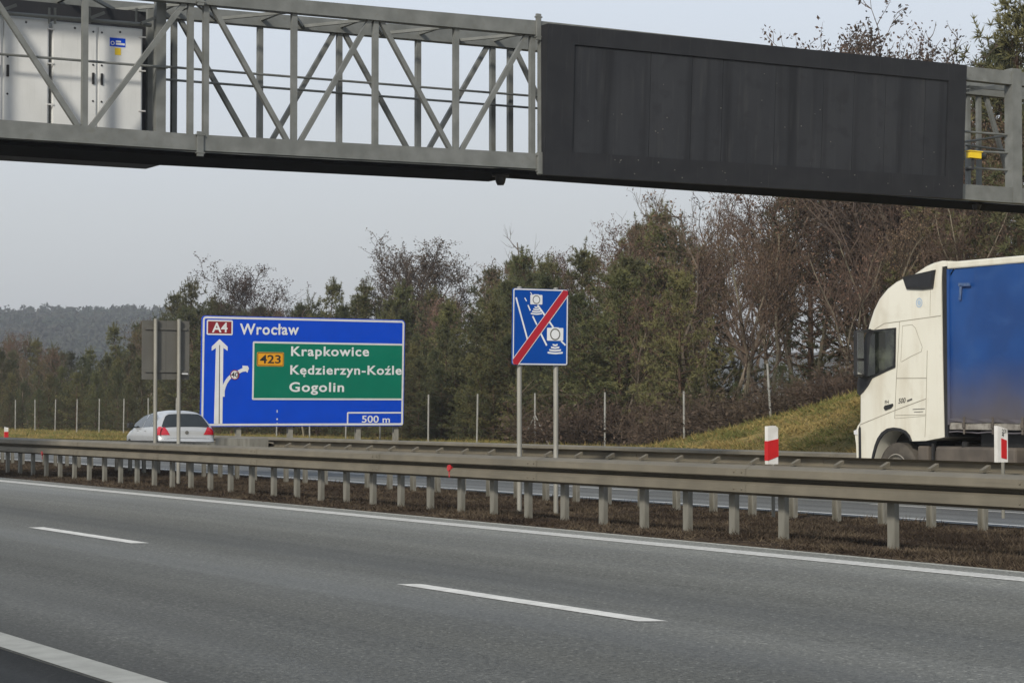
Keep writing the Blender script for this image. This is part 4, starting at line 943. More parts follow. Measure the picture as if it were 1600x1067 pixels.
# wheels
def big_wheel(px, par, x=dT+.02, yy=None):
    y = TP(px, 900)[0] if yy is None else yy; R_ = .49; c = (x+.16, y, gT+R_)
    w_ = MB(); w_.lathe([(-.15,.29),(-.155,.34),(-.15,.44),(-.11,.485),(.11,.485),(.15,.44),(.15,.29)], c, (1,0,0), 40); wo = w_.build('wheel', M['dusty_rubber'], par, smooth=True)
    w_ = MB(); w_.lathe([(-.152,.30),(-.158,.285),(-.10,.265),(-.06,.16),(-.085,.13),(-.10,.115),(-.135,.10),(-.14,.001)], c, (1,0,0), 32)
    for i in range(10): an = 2*math.pi*i/10; w_.tube((c[0]-.07, c[1]+.19*math.cos(an), c[2]+.19*math.sin(an)), (c[0]-.095, c[1]+.19*math.cos(an), c[2]+.19*math.sin(an)), .015, .015, 6)
    w_.build('rim', M['rim'], wo, smooth=True); return wo
yf = TP(275, 900)[0]
for xx in (dT+.02, dT+2.16): big_wheel(0, tk, xx, yf)
mb = MB(); mb.box((dT+.36, yf-.62, gT+.5), (dT+2.1, yf+.62, gT+1.4)); mb.build('wheel_well', M['black'], tk)
yr = yf-3.75
for xx in (dT+.02, dT+2.16): big_wheel(0, tk, xx, yr)
# chassis, tank and skirts
mb = MB(); mb.box((dT+.75, yf+1.1, gT+.55), (dT+1.75, yr-1, gT+.95)); mb.build('chassis', M['chassis'], tk)
y0, y1 = TP(440, 0)[0], TP(790, 0)[0]
mb = MB(); mb.cbox((dT+.03, y1, gT+.33), (dT+.7, y0, TP(600, 893)[1]), .04); mb.build('fuel_tank', M['chassis'], tk)
y0, y1 = TP(352, 0)[0], TP(398, 0)[0]
mb = MB(); mb.cbox((dT+.08, y1, gT+.3), (dT+.6, y0, TP(0, 880)[1]), .03); mb.cbox((dT+.15, TP(436,0)[0], gT+.35), (dT+.6, TP(402,0)[0], TP(0, 900)[1]), .03); mb.build('step', M['chassis'], tk)
mb = MB(); mb.tube((dT+.1, TP(418,0)[0], TP(0,870)[1]), (dT+.12, TP(412,0)[0], gT+.4), .03, .03, 8); mb.tube((dT+.1, TP(560,0)[0], TP(0,860)[1]), (dT+.1, TP(555,0)[0], TP(0,895)[1]), .06, .05, 10); mb.build('hose', M['black'], tk)
# trailer
yT0 = TP(514, 500)[0]; yT1 = yT0-13.6
ztop = TP(700, 66)[1]; zcb = TP(700, 832)[1]; zrl = TP(700, 770)[1]
tr = tk
nx_, nz_ = 120, 26; mb = MB(); vs = []
for i in range(nx_+1):
    y = lerp(yT0, yT1, i/nx_)
    for j in range(nz_+1):
        z = lerp(zrl-.02, ztop-.10, j/nz_)
        fold = .020*math.sin(y*5.1+.6*math.sin(z*2.1))*(1-j/nz_)**1.5+.014*math.exp(-((y*1.515+.3*mnoise.noise(Vector((0,z*.7,y))))%1-.5)**2/.006)+.030*mnoise.noise(Vector((y*1.4, z*.8, 3)))+.012*mnoise.noise(Vector((y*4, z*2.2, 8)))
        cr_ = .05*math.exp(-((y-yT0+.25)**2)/.06-((z-ztop+.28)**2)/.03)      # slack upper corner
        vs.append((dT+.01-fold*.6+cr_, y, z))
mb.add(vs, [(i*(nz_+1)+j, i*(nz_+1)+j+1, (i+1)*(nz_+1)+j+1, (i+1)*(nz_+1)+j) for i in range(nx_) for j in range(nz_)])
# dusty lower half of the curtain: road dirt with its own ragged edge
mt = M['tarp']; t_ = mt.node_tree; N = t_.nodes; L = t_.links; pb = N['Principled BSDF']; src = pb.inputs['Base Color'].links[0].from_socket
tcn = N.new('ShaderNodeTexCoord'); sp = N.new('ShaderNodeSeparateXYZ'); L.new(tcn.outputs['Object'], sp.inputs[0])
nq = N.new('ShaderNodeTexNoise'); nq.inputs['Scale'].default_value = 1.6; nq.inputs['Detail'].default_value = 5; L.new(tcn.outputs['Object'], nq.inputs['Vector'])
ad = N.new('ShaderNodeMath'); ad.operation = 'MULTIPLY_ADD'; ad.inputs[1].default_value = -.55; L.new(nq.outputs['Fac'], ad.inputs[0]); L.new(sp.outputs['Z'], ad.inputs[2])
zr = zrl-gT
mrn = N.new('ShaderNodeMapRange'); mrn.inputs['From Min'].default_value = zr+.95-.27; mrn.inputs['From Max'].default_value = zr-.05-.27; mrn.inputs['To Max'].default_value = .86; L.new(ad.outputs[0], mrn.inputs['Value'])
mxn = N.new('ShaderNodeMix'); mxn.data_type = 'RGBA'; L.new(mrn.outputs['Result'], mxn.inputs['Factor']); L.new(src, mxn.inputs['A']); mxn.inputs['B'].default_value = (.105,.088,.072,1); L.new(mxn.outputs['Result'], pb.inputs['Base Color'])
cur = mb.build('curtain', M['tarp'], tr, smooth=True, fix=False)
mb = MB(); mb.prism([(dT+.02, yT0-.02, zrl-.05), (dT+2.48, yT0-.02, zrl-.05), (dT+2.48, yT0-.02, ztop-.02), (dT+.02, yT0-.02, ztop-.12)], (0, yT1-yT0+.04, 0)); mb.build('trailer_body', M['tarp'], tr)
mb = MB(); mb.cbox((dT-.015, yT1, ztop-.115), (dT+2.5, yT0+.03, ztop+.0), .025); mb.build('roof_rail', M['truck_paint'], tr)
mb = MB(); mb.box((dT-.012, yT0-.02, zrl-.1), (dT+.05, yT0+.035, ztop-.118)); mb.build('corner_post', M['tarp'], tr)
mb = MB(); mb.box((dT+.0, yT1, zcb+.05), (dT+2.48, yT0, zrl-.06)); mb.box((dT-.012, yT1, zrl-.05), (dT-.0005, yT0, zrl-.025)); mb.build('side_rail', M['alu'], tr)
mb = MB()
n = 60; vs = []
for i in range(n+1):
    y = lerp(yT0, yT1, i/n)
    for j, z in enumerate((zrl-.0, zrl-.06, zcb+.02, zcb)): vs.append((dT-.02+.012*math.sin(i*2.1+j), y, z+.012*math.sin(i*1.7)))
mb.add(vs, [(i*4+j, i*4+j+1, (i+1)*4+j+1, (i+1)*4+j) for i in range(n) for j in (0, 2)]); mb.build('curtain_hem', M['tarp'], tr)
for k in range(20):
    y = TP(580, 0)[0]-.66*k
    if y < yT1+.2: break
    mb = MB(); mb.box((dT-.034, y-.02, zcb-.02), (dT-.024, y+.02, zrl+.03)); mb.cbox((dT-.05, y-.03, lerp(zcb, zrl, .35)), (dT-.0345, y+.03, lerp(zcb, zrl, .75)), .005); mb.build('strap', M['chassis'], tr)
mb = MB(); mb.box((dT+.3, yT1+.3, gT+.85), (dT+2.2, yT0-.4, zcb+.045)); mb.build('trailer_frame', M['black'], tr)
for k in range(3):
    for xx in (dT+.02, dT+2.16): big_wheel(0, tr, xx, yT1+2.6+1.31*k)
mb = MB(); mb.prism(_strip((560,182),(612,181),.05,dT-.03), (.006,0,0)); mb.prism(_strip((570,186),(566,248),.05,dT-.03), (.006,0,0)); tag(mb.build('patch', M['patch'], tr), 'pale repair tape on the curtain corner')

# ------------------------------------------------------------------ vegetation
def rvec(rng): 
    v = rng.normal(size=3); return v/np.linalg.norm(v)
class TM:                              # fast collector for twigs (three-sided tubes) and leaves (triangles / quads)
    def __init__(s): s.v = []; s.f = []; s.n = 0
    def seg(s, p0, p1, r0, r1, n=3):
        d = p1-p0; l = np.linalg.norm(d)
        if l < 1e-5: return
        d = d/l; a = np.cross(d, (0.31,.22,.92)); a /= (np.linalg.norm(a)+1e-9); b = np.cross(d, a)
        an = np.arange(n)*2*np.pi/n; ring = np.outer(np.cos(an), a)+np.outer(np.sin(an), b)
        s.v.append(p0+ring*r0); s.v.append(p1+ring*r1); o = s.n
        s.f += [(o+k, o+(k+1)%n, o+n+(k+1)%n, o+n+k) for k in range(n)]; s.n += 2*n
    def path(s, pts, r0, r1, n=3):
        m = len(pts)-1
        for i in range(m): s.seg(pts[i], pts[i+1], lerp(r0, r1, i/m), lerp(r0, r1, (i+1)/m), n)
    def blades(s, c, dirs, ln, wd, rng):         # needles: thin triangles from c
        k = len(dirs); side = np.cross(dirs, rng.normal(size=(k, 3))); side /= (np.linalg.norm(side, axis=1)[:, None]+1e-9)
        a = c-side*wd/2; b = c+side*wd/2; t = c+dirs*ln[:, None] if np.ndim(ln) else c+dirs*ln
        v = np.empty((k*3, 3)); v[0::3] = a; v[1::3] = b; v[2::3] = t; s.v.append(v)
        s.f += [(s.n+3*i, s.n+3*i+1, s.n+3*i+2) for i in range(k)]; s.n += 3*k
    def leaves(s, cs, size, rng):                # small lozenge leaves at random tilt
        k = len(cs); u = rng.normal(size=(k, 3)); u /= np.linalg.norm(u, axis=1)[:, None]; w = np.cross(u, rng.normal(size=(k, 3))); w /= (np.linalg.norm(w, axis=1)[:, None]+1e-9)
        z = size*rng.uniform(.6, 1.3, size=(k, 1)); v = np.empty((k*4, 3)); v[0::4] = cs-u*z; v[1::4] = cs+w*z*.5; v[2::4] = cs+u*z; v[3::4] = cs-w*z*.5
        s.v.append(v); s.f += [(s.n+4*i, s.n+4*i+1, s.n+4*i+2, s.n+4*i+3) for i in range(k)]; s.n += 4*k
    def mesh(s, name, m):
        me = bpy.data.meshes.new(name); me.from_pydata(np.concatenate(s.v).tolist() if s.v else [], [], s.f); me.materials.append(m); me.update(); return me

def make_pine(seed, H, wide=.24, dens=1.0, low=.08, m='needle', nl=.22, candle=1.0):
    rng = np.random.default_rng(seed); tr = TM(); fo = TM()
    n = 12; ph = rng.uniform(0, 6.28); lean = rng.normal(size=2)*.02*H
    axis = [np.array((lean[0]*(i/n)**2+.012*H*math.sin(3*i/n+ph), lean[1]*(i/n)**2+.012*H*math.cos(2.6*i/n+ph), H*i/n)) for i in range(n+1)]
    tr.path(axis, .012*H+.02, .012, 6)
    def ax(z): i = min(n-1, int(z/H*n)); return axis[i]+(axis[i+1]-axis[i])*(z/H*n-i)
    z = low*H
    def tuft(c, d, k, L=nl):
        v = rng.normal(size=(k, 3))*.75+d*.9; v[:, 2] += .25; v /= np.linalg.norm(v, axis=1)[:, None]
        fo.blades(c, v, L*rng.uniform(.6, 1.2, size=k), .034, rng)
    while z < H*.97:
        f = z/H; prof = (1-f)**.8*(.75+.25*min(1, f/.25)); Lm = H*wide*prof*1.35+.20
        k = rng.integers(4, 7); a0 = rng.uniform(0, 6.28)
        for b in range(k):
            if rng.random() < .14: continue
            an = a0+6.28*b/k+rng.normal()*.3; L = Lm*rng.uniform(.55, 1.2); el = lerp(-.05, .75, f**1.5)+rng.normal()*.15
            d = np.array((math.cos(an)*math.cos(el), math.sin(an)*math.cos(el), math.sin(el))); p = ax(z); pts = [p]; m_ = max(3, int(L/.35))
            for i in range(m_):
                d = d+np.array((0, 0, .07))+rng.normal(size=3)*.09; d /= np.linalg.norm(d); p = p+d*L/m_; pts.append(p)
            tr.path(pts, .006+.012*L, .006, 3)
            for i in range(1, m_+1):
                fr = i/m_
                if fr < .22: continue
                nt = int((2+3*rng.random())*dens*(1 if fr < 1 else 1.6))
                for _ in range(nt):
                    sd_ = rng.normal(size=3); sd_ -= d*np.dot(sd_, d)*.5; sd_ /= np.linalg.norm(sd_); ll = rng.uniform(.06, .34)*(.5+.5*L/2)
                    c = pts[i]+sd_*ll*np.array((1, 1, .6))+np.array((0, 0, .06)); 
                    if ll > .22 and rng.random() < .5: tr.seg(pts[i], c, .006, .004)
                    tuft(c, (sd_+d)/1.6, 13)
            tuft(pts[-1], d, 16)
            if f > .35 and rng.random() < .75:             # upright shoot at the end of the branch
                sd2 = d*.5+np.array((0, 0, 1)); sd2 /= np.linalg.norm(sd2); sl_ = rng.uniform(.25, .6)*(.5+f*.6)
                for j in range(4): tuft(pts[-1]+sd2*sl_*(j+1)/4, sd2*1.4, 8, nl*.7)
        z += rng.uniform(.28, .48)*(.75+.25*H/9)
    # candles: bristling upright leaders at the crown
    for i in range(int(5*candle)):
        zz = H*rng.uniform(.9, 1.0); c = ax(min(zz, H*.995)); d = np.array((rng.normal()*.25, rng.normal()*.25, 1)); d /= np.linalg.norm(d); L = rng.uniform(.4, .9) if i else .9
        m_ = int(L/.11); tr.seg(c, c+d*L, .014, .008)
        for j in range(m_+1):
            q = c+d*L*j/m_; v = rng.normal(size=(9, 3))*.8; v[:, 2] += .9; v /= np.linalg.norm(v, axis=1)[:, None]; fo.blades(q, v, nl*.8*rng.uniform(.7, 1.1, size=9), .028, rng)
    return tr.mesh('trunk', M['bark_pine']), fo.mesh('crown', M[m])

def make_bare(seed, H, leafy=0, spread=.33, stems=1, lean=.0, tw=1.0, m='leaf', lsz=.06, fork=.35, up=.35, rmin=.0075):
    rng = np.random.default_rng(seed); tr = TM(); br = TM()
    ends = []
    def limb(p, d, L, r, lev):
        m_ = max(3, int(L/.45)) if lev < 2 else 3; pts = [p]; dd = d
        for i in range(m_):
            dd = dd+rng.normal(size=3)*(.12 if lev == 0 else .20)+np.array((0, 0, up*.22 if lev else .05)); dd /= np.linalg.norm(dd); p = p+dd*L/m_; pts.append(p)
        (tr if lev == 0 else br).path(pts, r, r*(.25 if lev == 0 else .4), 6 if lev == 0 else (4 if lev == 1 else 3))
        if lev == 3:
            ends.append(pts[-1]); ends.append(pts[-2]); return
        if lev == 2: ends.append(pts[-1])
        kk = {0: int(L*1.9*tw)+4, 1: int(L*2.6*tw)+2, 2: int(3*tw)+1}[lev]
        for i in range(kk):
            f = rng.uniform(fork, 1) if lev == 0 else rng.uniform(.2, 1); x = f*m_; j = min(m_-1, int(x)); q = pts[j]+(pts[j+1]-pts[j])*(x-j)
            an = rng.uniform(0, 6.28); ax_ = pts[j+1]-pts[j]; ax_ /= np.linalg.norm(ax_); s_ = np.cross(ax_, rng.normal(size=3)); s_ /= np.linalg.norm(s_)
            nd = ax_*rng.uniform(.35, .9)+s_*rng.uniform(.6, 1.0); nd[2] += up*.6; nd /= np.linalg.norm(nd)
            nl_ = {0: H*spread*rng.uniform(.55, 1.1)*(1.25-f*.75), 1: L*rng.uniform(.3, .6), 2: rng.uniform(.25, .6)}[lev]
            nr = max({0: r*.42*(1.15-f*.6), 1: .012, 2: rmin}[lev], rmin)
            limb(q, nd, nl_, nr, lev+1)
    for s in range(stems):
        a = rng.uniform(0, 6.28); ln_ = lean+(.12 if stems > 1 else 0); d = np.array((math.cos(a)*ln_+rng.normal()*.04, math.sin(a)*ln_+rng.normal()*.04, 1)); d /= np.linalg.norm(d)
        limb(np.array((math.cos(a)*.12*(stems > 1), math.sin(a)*.12*(stems > 1), -.2)), d, H*.86*rng.uniform(.85, 1), .0085*H+.02 if stems == 1 else .0055*H+.015, 0)
    trm, brm = tr.mesh('trunk', M['bark']), br.mesh('branches', M['twig_dark' if m == 'leaf_dark' else 'twig'])
    lf = None
    if leafy:
        e = np.array(ends); k = int(len(e)*leafy); c = e[rng.integers(0, len(e), k)]+rng.normal(size=(k, 3))*.075; fo = TM(); fo.leaves(c, lsz, rng); lf = fo.mesh('leaves', M[m])
    return trm, brm, lf
def make_shrub(seed, H, m='bramble'):
    rng = np.random.default_rng(seed); br = TM()
    for s in range(60):
        a = rng.uniform(0, 6.28); r = rng.uniform(0, H*.7); p = np.array((math.cos(a)*r, math.sin(a)*r, -.1)); d = np.array((math.cos(a)*.5+rng.normal()*.3, math.sin(a)*.5+rng.normal()*.3, 1.0)); d /= np.linalg.norm(d); L = H*rng.uniform(.5, 1.15); pts = [p]
        for i in range(6):
            d = d+rng.normal(size=3)*.2-np.array((0, 0, .10*i*.5)); d /= np.linalg.norm(d); p = p+d*L/6; pts.append(p)
        br.path(pts, .016, .006)
        for i in range(12):
            j = rng.integers(1, 6); q = pts[j]; e = rng.normal(size=3); e[2] += .4; e /= np.linalg.norm(e); l2 = rng.uniform(.2, .6); q2 = q+e*l2; br.seg(q, q2, .008, .005)
            for _ in range(2): e2 = e+rng.normal(size=3)*.6; br.seg(q+(q2-q)*rng.random(), q2+e2*.2, .006, .004)
        if m: 
            k = 26; c = np.array(pts)[rng.integers(1, 7, k)]+rng.normal(size=(k, 3))*.16; br.leaves(c, .06, rng)
    return br.mesh('stems', M[m or 'twig'])

PINES = [make_pine(11, 9, .25, low=.02), make_pine(12, 9, .31, low=.01), make_pine(13, 9, .22, candle=1.8, low=.03), make_pine(14, 9, .30, m='needle_dark', low=.0), make_pine(15, 9, .26, m='needle_dark', low=.02), make_pine(16, 9, .30, dens=.75, low=.16, m='needle')]
BARES = [make_bare(21, 10, .0, tw=1.2), make_bare(22, 10, 2.0, .30, tw=1.15, lsz=.045), make_bare(23, 10, 3.0, .34, tw=1.1, lsz=.045), make_bare(24, 10, .5, .30, lean=.18, tw=1.2), make_bare(25, 10, .3, .26, stems=3, tw=.7), make_bare(26, 10, 2.2, .30, lean=.12, tw=1.15, lsz=.045), make_bare(27, 10, 3.4, .42, tw=1.3, m='leaf_dark', lsz=.05, rmin=.012), make_bare(28, 10, 0, .22, tw=.75, up=.7)]
def norm_height(ms, H):
    top = max(max(v_.co.z for v_ in m_.vertices) for m_ in ms if m_)
    for m_ in ms:
        if m_:
            for v_ in m_.vertices: v_.co.z *= H/top if v_.co.z > 0 else 1
for ms in PINES: norm_height(ms, 9)
for ms in BARES: norm_height(ms, 10)
SHRUBS = [make_shrub(31, 1.6), make_shrub(32, 2.0), make_shrub(33, 1.3)]
def one(name, me, par):
    o = bpy.data.objects.new(name, me); COL.objects.link(o); o.parent = par; return o
TREES = []
def plant(kind, var, d, t, H, hero=None):
    rng = random.random
    if kind == 'pine':
        tr, cr = PINES[var]; r = thing('pine_tree', (d, t, gz(d, t)-.05), None, 'pine', 'pines of the roadside wood'); one('trunk', tr, r); one('crown', cr, r); s = H/9
    elif kind == 'bare':
        tr, br, lf = BARES[var]; r = thing('bare_tree', (d, t, gz(d, t)-.05), None, 'tree', 'bare trees of the roadside wood'); one('trunk', tr, r); one('branches', br, r); s = H/10
        if lf: one('leaves', lf, r)
    else:
        r = thing('shrub', (d, t, gz(d, t)-.05), None, 'shrub', 'brambles and shrubs at the edge of the wood'); one('stems', SHRUBS[var], r); s = H/1.7
    w = random.uniform(.9, 1.15) if kind != 'shrub' else random.uniform(1, 1.5)
    if kind == 'bare' and var == 6: w *= 1.08
    r.scale = (s*w, s*w, s); r.rotation_euler = (0, 0, random.uniform(0, 6.28))
    TREES.append((r, kind, var, d, t, H, hero)); return r
def top_h(px, py, d, k=1.0):           # height of a tree at lateral d whose tip shows at the pixel
    p = onX(px, py, d); return p.y, max(1.5, (p.z-gz(d, p.y))*k)
def hero(kind, var, px, py, d, label):
    t, H = top_h(px, py, d); plant(kind, var, d, t, H*.985, label)
# silhouette trees, left to right
hero('pine', 2, 186, 497, 50, 'pine with a bristly top standing alone, left of the grey sign back')
hero('pine', 5, 300, 421, 50, 'tall open-crowned pine rising above the left end of the blue direction sign')
hero('bare', 6, 452, 388, 52, 'brown round-crowned tree rising above the middle of the blue direction sign')
hero('pine', 2, 510, 424, 50, 'narrow pine tip just right of the brown round-crowned tree')
hero('pine', 0, 570, 423, 50, 'pointed pine above the right half of the blue direction sign')
hero('bare', 6, 705, 340, 52, 'tallest dark leafy-topped tree between the two blue signs')
hero('bare', 6, 650, 372, 54, 'broad dark leafy-topped tree above the right end of the direction sign')
hero('bare', 7, 800, 346, 54, 'thin bare tree above the left edge of the camera sign')
hero('pine', 2, 832, 374, 50, 'pine with bristly candles straight above the camera sign')
hero('pine', 1, 908, 360, 50, 'broad pine above and right of the camera sign')
hero('bare', 0, 975, 322, 56, 'pale leafless tree left of the tall yellow-green pine')
hero('pine', 0, 1043, 297, 47, 'tall yellow-green pine reaching the underside of the message sign')
hero('pine', 1, 1085, 350, 48, 'lower bushy pine right beside the tall yellow-green pine')
hero('bare', 6, 1420, 6, 47, 'dark leafy-topped tree rising above the right part of the message sign')
hero('bare', 6, 1352, 60, 49, 'lower dark leafy-topped tree showing above the message sign')
hero('bare', 6, 1465, 40, 49, 'dark leafy-topped tree just left of the corner pine, above the message sign')
hero('bare', 2, 1385, 34, 51, 'brown leafy-topped tree between two darker ones above the message sign')
hero('bare', 5, 1490, 68, 48, 'thin brown tree between the message sign and the pine at the top right corner')
hero('pine', 5, 1585, -40, 44, 'big dark pine in the top right corner behind the gantry end')
hero('pine', 3, 1566, 30, 47, 'dense evergreen behind the right end of the gantry')
hero('pine', 2, 345, 452, 49, 'small bristly pine above the left part of the direction sign')
hero('pine', 2, 617, 428, 49, 'narrow bristly pine above the right end of the direction sign')
hero('pine', 2, 870, 385, 49, 'narrow bristly pine just above the camera sign right edge')
hero('pine', 4, 1640, 60, 43, 'dark pine cut by the right edge of the photo above the truck')
# leaning pale trunks of the embankment
for (px, py, d, v, lab) in ((1300, 250, 42.0, 3, 'pale leaning trunk atop the grass slope, left of the truck cab'), (1190, 270, 43.0, 5, 'leaning bare tree above the leaning fence post'), (1130, 270, 44.0, 3, 'leaning bare tree right of the bushy pine')):
    t, H = top_h(px, py, d); r = plant('bare', v, d, t, H, lab); r.rotation_euler = (0, R(-6), random.uniform(2.2, 3.4))
SIL = [(-60,505),(0,510),(60,522),(110,536),(160,545),(205,530),(240,470),(300,452),(340,470),(400,474),(460,474),(505,462),(560,462),(605,462),(660,458),(725,450),(780,418),(840,400),(890,400),(940,385),(1000,350),(1040,335),(1080,340),(1110,290),(1160,265),(1250,250),(1310,215),(1380,180),(1450,170),(1520,150),(1580,120),(1680,110)]
def sil(px): return float(np.interp(px, [p[0] for p in SIL], [p[1] for p in SIL]))
rs = random.Random(5)
for row, (d, step, drop) in enumerate(((41.8, 2.7, 62), (44.5, 2.9, 26), (48.0, 3.0, 4), (52.0, 3.2, -6), (57.5, 3.8, -8))):
    t = 40.0
    while t < 178:
        dd = d+rs.uniform(-1.2, 1.2); tt = t+rs.uniform(-1, 1); px = proj((dd, tt, 1.5))[0]; t += step*rs.uniform(.75, 1.25)*(1+.006*max(0, t-90))
        if not -90 < px < 1700: continue
        py = sil(px)-(14 if 320 < px < 1080 else 4)+rs.uniform(0, 26)+drop*rs.uniform(.5, 1.3)*(1.0 if px < 1000 else 1.4)
        p_ = onX(px, py, dd); H = p_.z-gz(dd, tt)
        if H < 2: continue
        if px < 330 and d < 50: py += 8
        if px > 1085: kind = 'bare' if rs.random() < .90 else 'pine'
        elif px > 880: kind = 'bare' if rs.random() < .45 else 'pine'
        elif px > 330: kind = 'bare' if rs.random() < .20 else 'pine'
        else: kind = 'bare' if rs.random() < .10 else 'pine'
        if kind == 'bare' and px <= 1085: var = rs.choice((1, 2, 5, 2, 4))
        elif kind == 'bare': var = rs.choice((0, 1, 3, 4, 5, 2, 7, 1, 5))
        else: var = rs.choice((0, 1, 3, 4, 3, 4, 2))
        plant(kind, var, dd, tt, H)
for i in range(34):
    px = rs.uniform(905, 1110) if i < 16 else (rs.uniform(1110, 1345) if i < 28 else rs.uniform(1345, 1580)); d = rs.uniform(39.2, 41.5); t = t_at(px, d); plant('shrub', rs.choice((0, 1, 2)), d, t, rs.uniform(1.0, 2.1) if px > 700 else rs.uniform(.7, 1.3))
for px, H, d in ((1225, 2.6, 40.6), (1246, 1.9, 40.2), (1150, 2.2, 40.5), (690, 3.0, 40), (735, 2.6, 40.2), (770, 3.2, 40.4), (865, 2.8, 40.3), (655, 3.4, 40.4), (712, 3.9, 40.9), (752, 3.3, 40.5), (795, 4.2, 41), (815, 3.0, 40.1), (842, 3.6, 40.6), (885, 3.9, 41), (675, 3.8, 41), (638, 3.0, 40.2), (600, 2.2, 40.1), (560, 2.4, 40.2), (935, 3.6, 41), (905, 2.4, 40.4), (1085, 2.3, 40.2), (345, 2.6, 40.2), (250, 2.6, 40.2), (150, 2.4, 40.2), (60, 2.6, 40.2), (200, 2.8, 40.5), (105, 2.5, 40.4), (15, 2.4, 40.3)):
    plant('pine', rs.choice((1, 3)), d, t_at(px, d), H)
# labels for the trees no landmark of their own names: nearest landmark, row, order from the left
def zone(px):
    for a, b, s in ((-999,0,'at the left edge'),(0,200,'left of the silver car'),(200,318,'behind the grey sign back'),(318,475,'behind direction sign left half'),(475,632,'behind direction sign right half'),(632,795,'between direction and camera signs'),(795,895,'behind the camera sign'),(895,1060,'right of the camera sign'),(1060,1210,'left of the leaning fence post'),(1210,1345,'on slope left of truck'),(1345,1480,'behind the truck cab')):
        if a <= px < b: return s
    return 'behind the blue trailer'
ORD = ['first','second','third','fourth','fifth','sixth','seventh','eighth','ninth','tenth','eleventh','twelfth','thirteenth','fourteenth','fifteenth','sixteenth','seventeenth','eighteenth','nineteenth','twentieth']
LK = {('pine',0):'olive pine',('pine',1):'bushy olive pine',('pine',2):'bristly olive pine',('pine',3):'dark wide pine',('pine',4):'dark green pine',('pine',5):'open-crowned pine'}
from collections import defaultdict
G = defaultdict(list)
for (r, kind, var, d, t, H, lab) in TREES:
    if lab: r['label'] = lab; continue
    px = proj((d, t, 1.5))[0]
    what = (('young ' if H < 4.3 else '')+LK[('pine', var)]) if kind == 'pine' else ({0:'leafless grey-brown tree',1:'bare tree with brown leaves',2:'brown-leaved tree',3:'leaning bare tree',4:'many-stemmed bare tree',5:'thin brown tree',6:'dark leafy tree',7:'slender upright bare tree'}[var] if kind == 'bare' else 'brown bramble')
    row = 'by the fence' if d < 41.1 and H < 4.3 else 'front row' if d < 43.2 else ('middle row' if d < 50 else 'back row')
    if kind == 'shrub': row = 'at the wood edge'
    G[(what, row, zone(px))].append((px, r))
for (what, row, z), l in G.items():
    l.sort(key=lambda q: q[0])
    for i, (px, r) in enumerate(l):
        r['label'] = f'{what}, {row}, {z}' if len(l) == 1 else f'{ORD[min(i,19)]} {what} from left, {row}, {z}'
# far wooded hill
def hillz(d, t):
    k = sstep(600, 1150, t); return 39*k*(.75+.25*sstep(100, 420, d))+3*mnoise.noise(Vector((d*.006, t*.006, 2)))
hd = [60+20*i for i in range(46)]; ht = [560+25*i for i in range(34)]
mb = MB(); mb.v = [(d, t, hillz(d, t)-.6) for t in ht for d in hd]; nn_ = len(hd); mb.f = [(j*nn_+i, j*nn_+i+1, (j+1)*nn_+i+1, (j+1)*nn_+i) for j in range(len(ht)-1) for i in range(nn_-1)]; mb.m = [0]*len(mb.f)
tag(mb.build('hill', M['hill'], smooth=True), kind='structure')
rng = np.random.default_rng(77); fo = TM()
for k in range(3600):
    t = rng.uniform(600, 1180); d = t*rng.uniform(.25, .48)
    if rng.random() < .35: t = rng.uniform(950, 1180); d = t*rng.uniform(.25, .44)
    z = hillz(d, t); H = rng.uniform(9, 17)*(1.12 if rng.random() < .1 else 1); w_ = rng.uniform(2.6, 4.6); n_ = 60
    f = rng.uniform(.25, 1, n_); a = rng.uniform(0, 6.28, n_); rr_ = w_*np.sqrt(rng.uniform(0, 1, n_))*np.sin(np.pi*np.clip((f-.2)/.85, 0, 1))**.6
    fo.leaves(np.stack((d+rr_*np.cos(a), t+rr_*np.sin(a), z+f*H), 1), 1.25, rng)
    fo.seg(np.array((d, t, z)), np.array((d, t, z+H*.8)), .2, .1)
ob = bpy.data.objects.new('far_wood', fo.mesh('far_wood', M['farwood'])); COL.objects.link(ob); tag(ob, 'hazy blue-grey wood on the distant hill at the left', 'wood', kind='stuff')

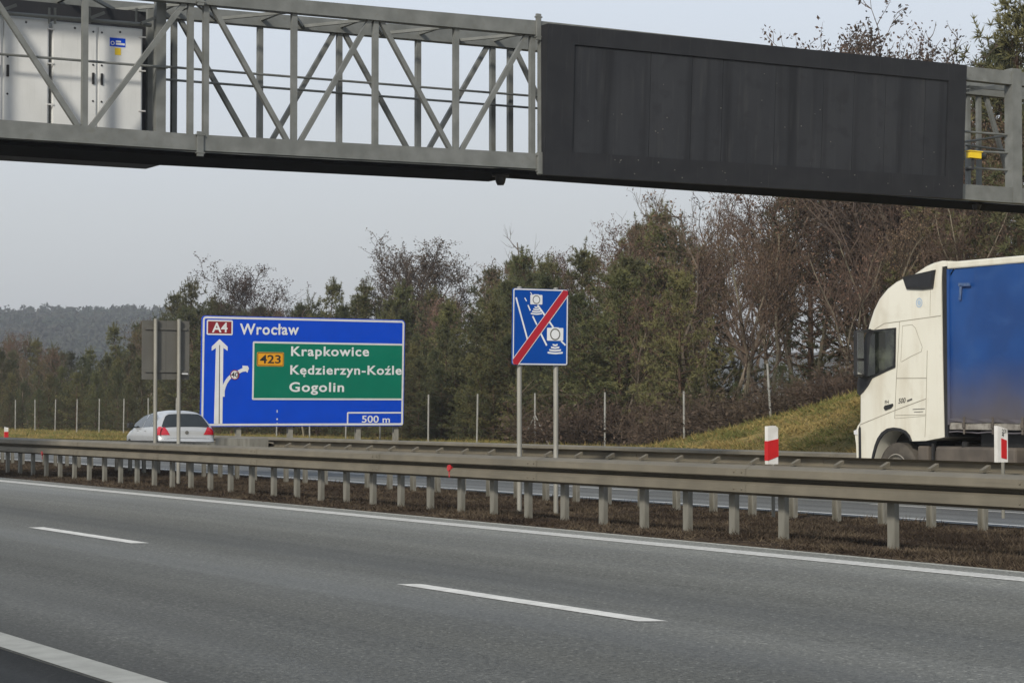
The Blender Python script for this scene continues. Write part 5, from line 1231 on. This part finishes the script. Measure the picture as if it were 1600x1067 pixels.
# grass: dead tufts in the median, dry verge beyond the far road
def grass(name, n, pick, hmin, hmax, wd, mats, label, seed, bl=7, spread=.06):
    rng = np.random.default_rng(seed); parts = [TM(), TM()]
    for i in range(n):
        d, t = pick(rng); q_ = mnoise.noise(Vector((d*1.6, t*.8, seed+5)))
        if q_ < -.22 and rng.random() < .8: continue
        z = gz(d, t)-.015; hm_ = 1+.9*q_; fo = parts[int(mnoise.noise(Vector((d*.9, t*.45, seed)))+rng.normal()*.35 > 0)]
        v = rng.normal(size=(bl, 3))*np.array((.75, .75, .3)); v[:, 2] = np.abs(v[:, 2])+.25; v /= np.linalg.norm(v, axis=1)[:, None]
        c = np.array((d, t, z))+np.concatenate((rng.normal(size=(bl, 2))*spread, np.zeros((bl, 1))), 1)
        side = np.cross(v, rng.normal(size=(bl, 3))); side /= (np.linalg.norm(side, axis=1)[:, None]+1e-9); L = rng.uniform(hmin, hmax, (bl, 1))*hm_
        q = np.empty((bl*3, 3)); q[0::3] = c-side*wd/2; q[1::3] = c+side*wd/2; q[2::3] = c+v*L; fo.v.append(q); fo.f += [(fo.n+3*k, fo.n+3*k+1, fo.n+3*k+2) for k in range(bl)]; fo.n += 3*bl
    me = bpy.data.meshes.new(name); vs = np.concatenate([np.concatenate(p_.v) for p_ in parts]); o = sum(len(a) for a in parts[0].v)
    me.from_pydata(vs.tolist(), [], parts[0].f+[tuple(i+o for i in f) for f in parts[1].f]); me.materials.append(M[mats[0]]); me.materials.append(M[mats[1]])
    me.polygons.foreach_set('material_index', [0]*len(parts[0].f)+[1]*len(parts[1].f)); me.update()
    ob = bpy.data.objects.new(name, me); COL.objects.link(ob); tag(ob, label, 'grass', kind='stuff')
def pm(rng):
    d = 12.05+rng.beta(1.2, 1.2)*4.2; a, b = t_at(1640, d), t_at(-40, d); return d, a+(b-a)*rng.random()**1.5
grass('median_grass', 34000, pm, .02, .085, .011, ('straw1', 'straw2'), 'dead brown grass and litter in the median under the guardrails', 3)
def pv(rng):
    d = 28.6+rng.random()*11.5; a, b = t_at(1640, d), t_at(-40, d); return d, a+(b-a)*rng.random()**1.7
grass('verge_grass', 36000, pv, .07, .24, .022, ('gold1', 'gold2'), 'dry yellow grass on the verge and slope beyond the far road', 4, spread=.14)
# young twiggy weeds among the median grass
# ------------------------------------------------------------------ haze
hz = MB(); hz.box((-700, -300, -13), (1500, 1500, 75)); 
hm = bpy.data.materials.new('haze'); hm.use_nodes = True; t_ = hm.node_tree; t_.nodes.clear(); o_ = t_.nodes.new('ShaderNodeOutputMaterial'); v_ = t_.nodes.new('ShaderNodeVolumePrincipled')
v_.inputs['Color'].default_value = (.90,.93,.98,1); v_.inputs['Density'].default_value = .0004; v_.inputs['Anisotropy'].default_value = .2; t_.links.new(v_.outputs['Volume'], o_.inputs['Volume'])
ho = hz.build('haze', hm); tag(ho, kind='stuff')
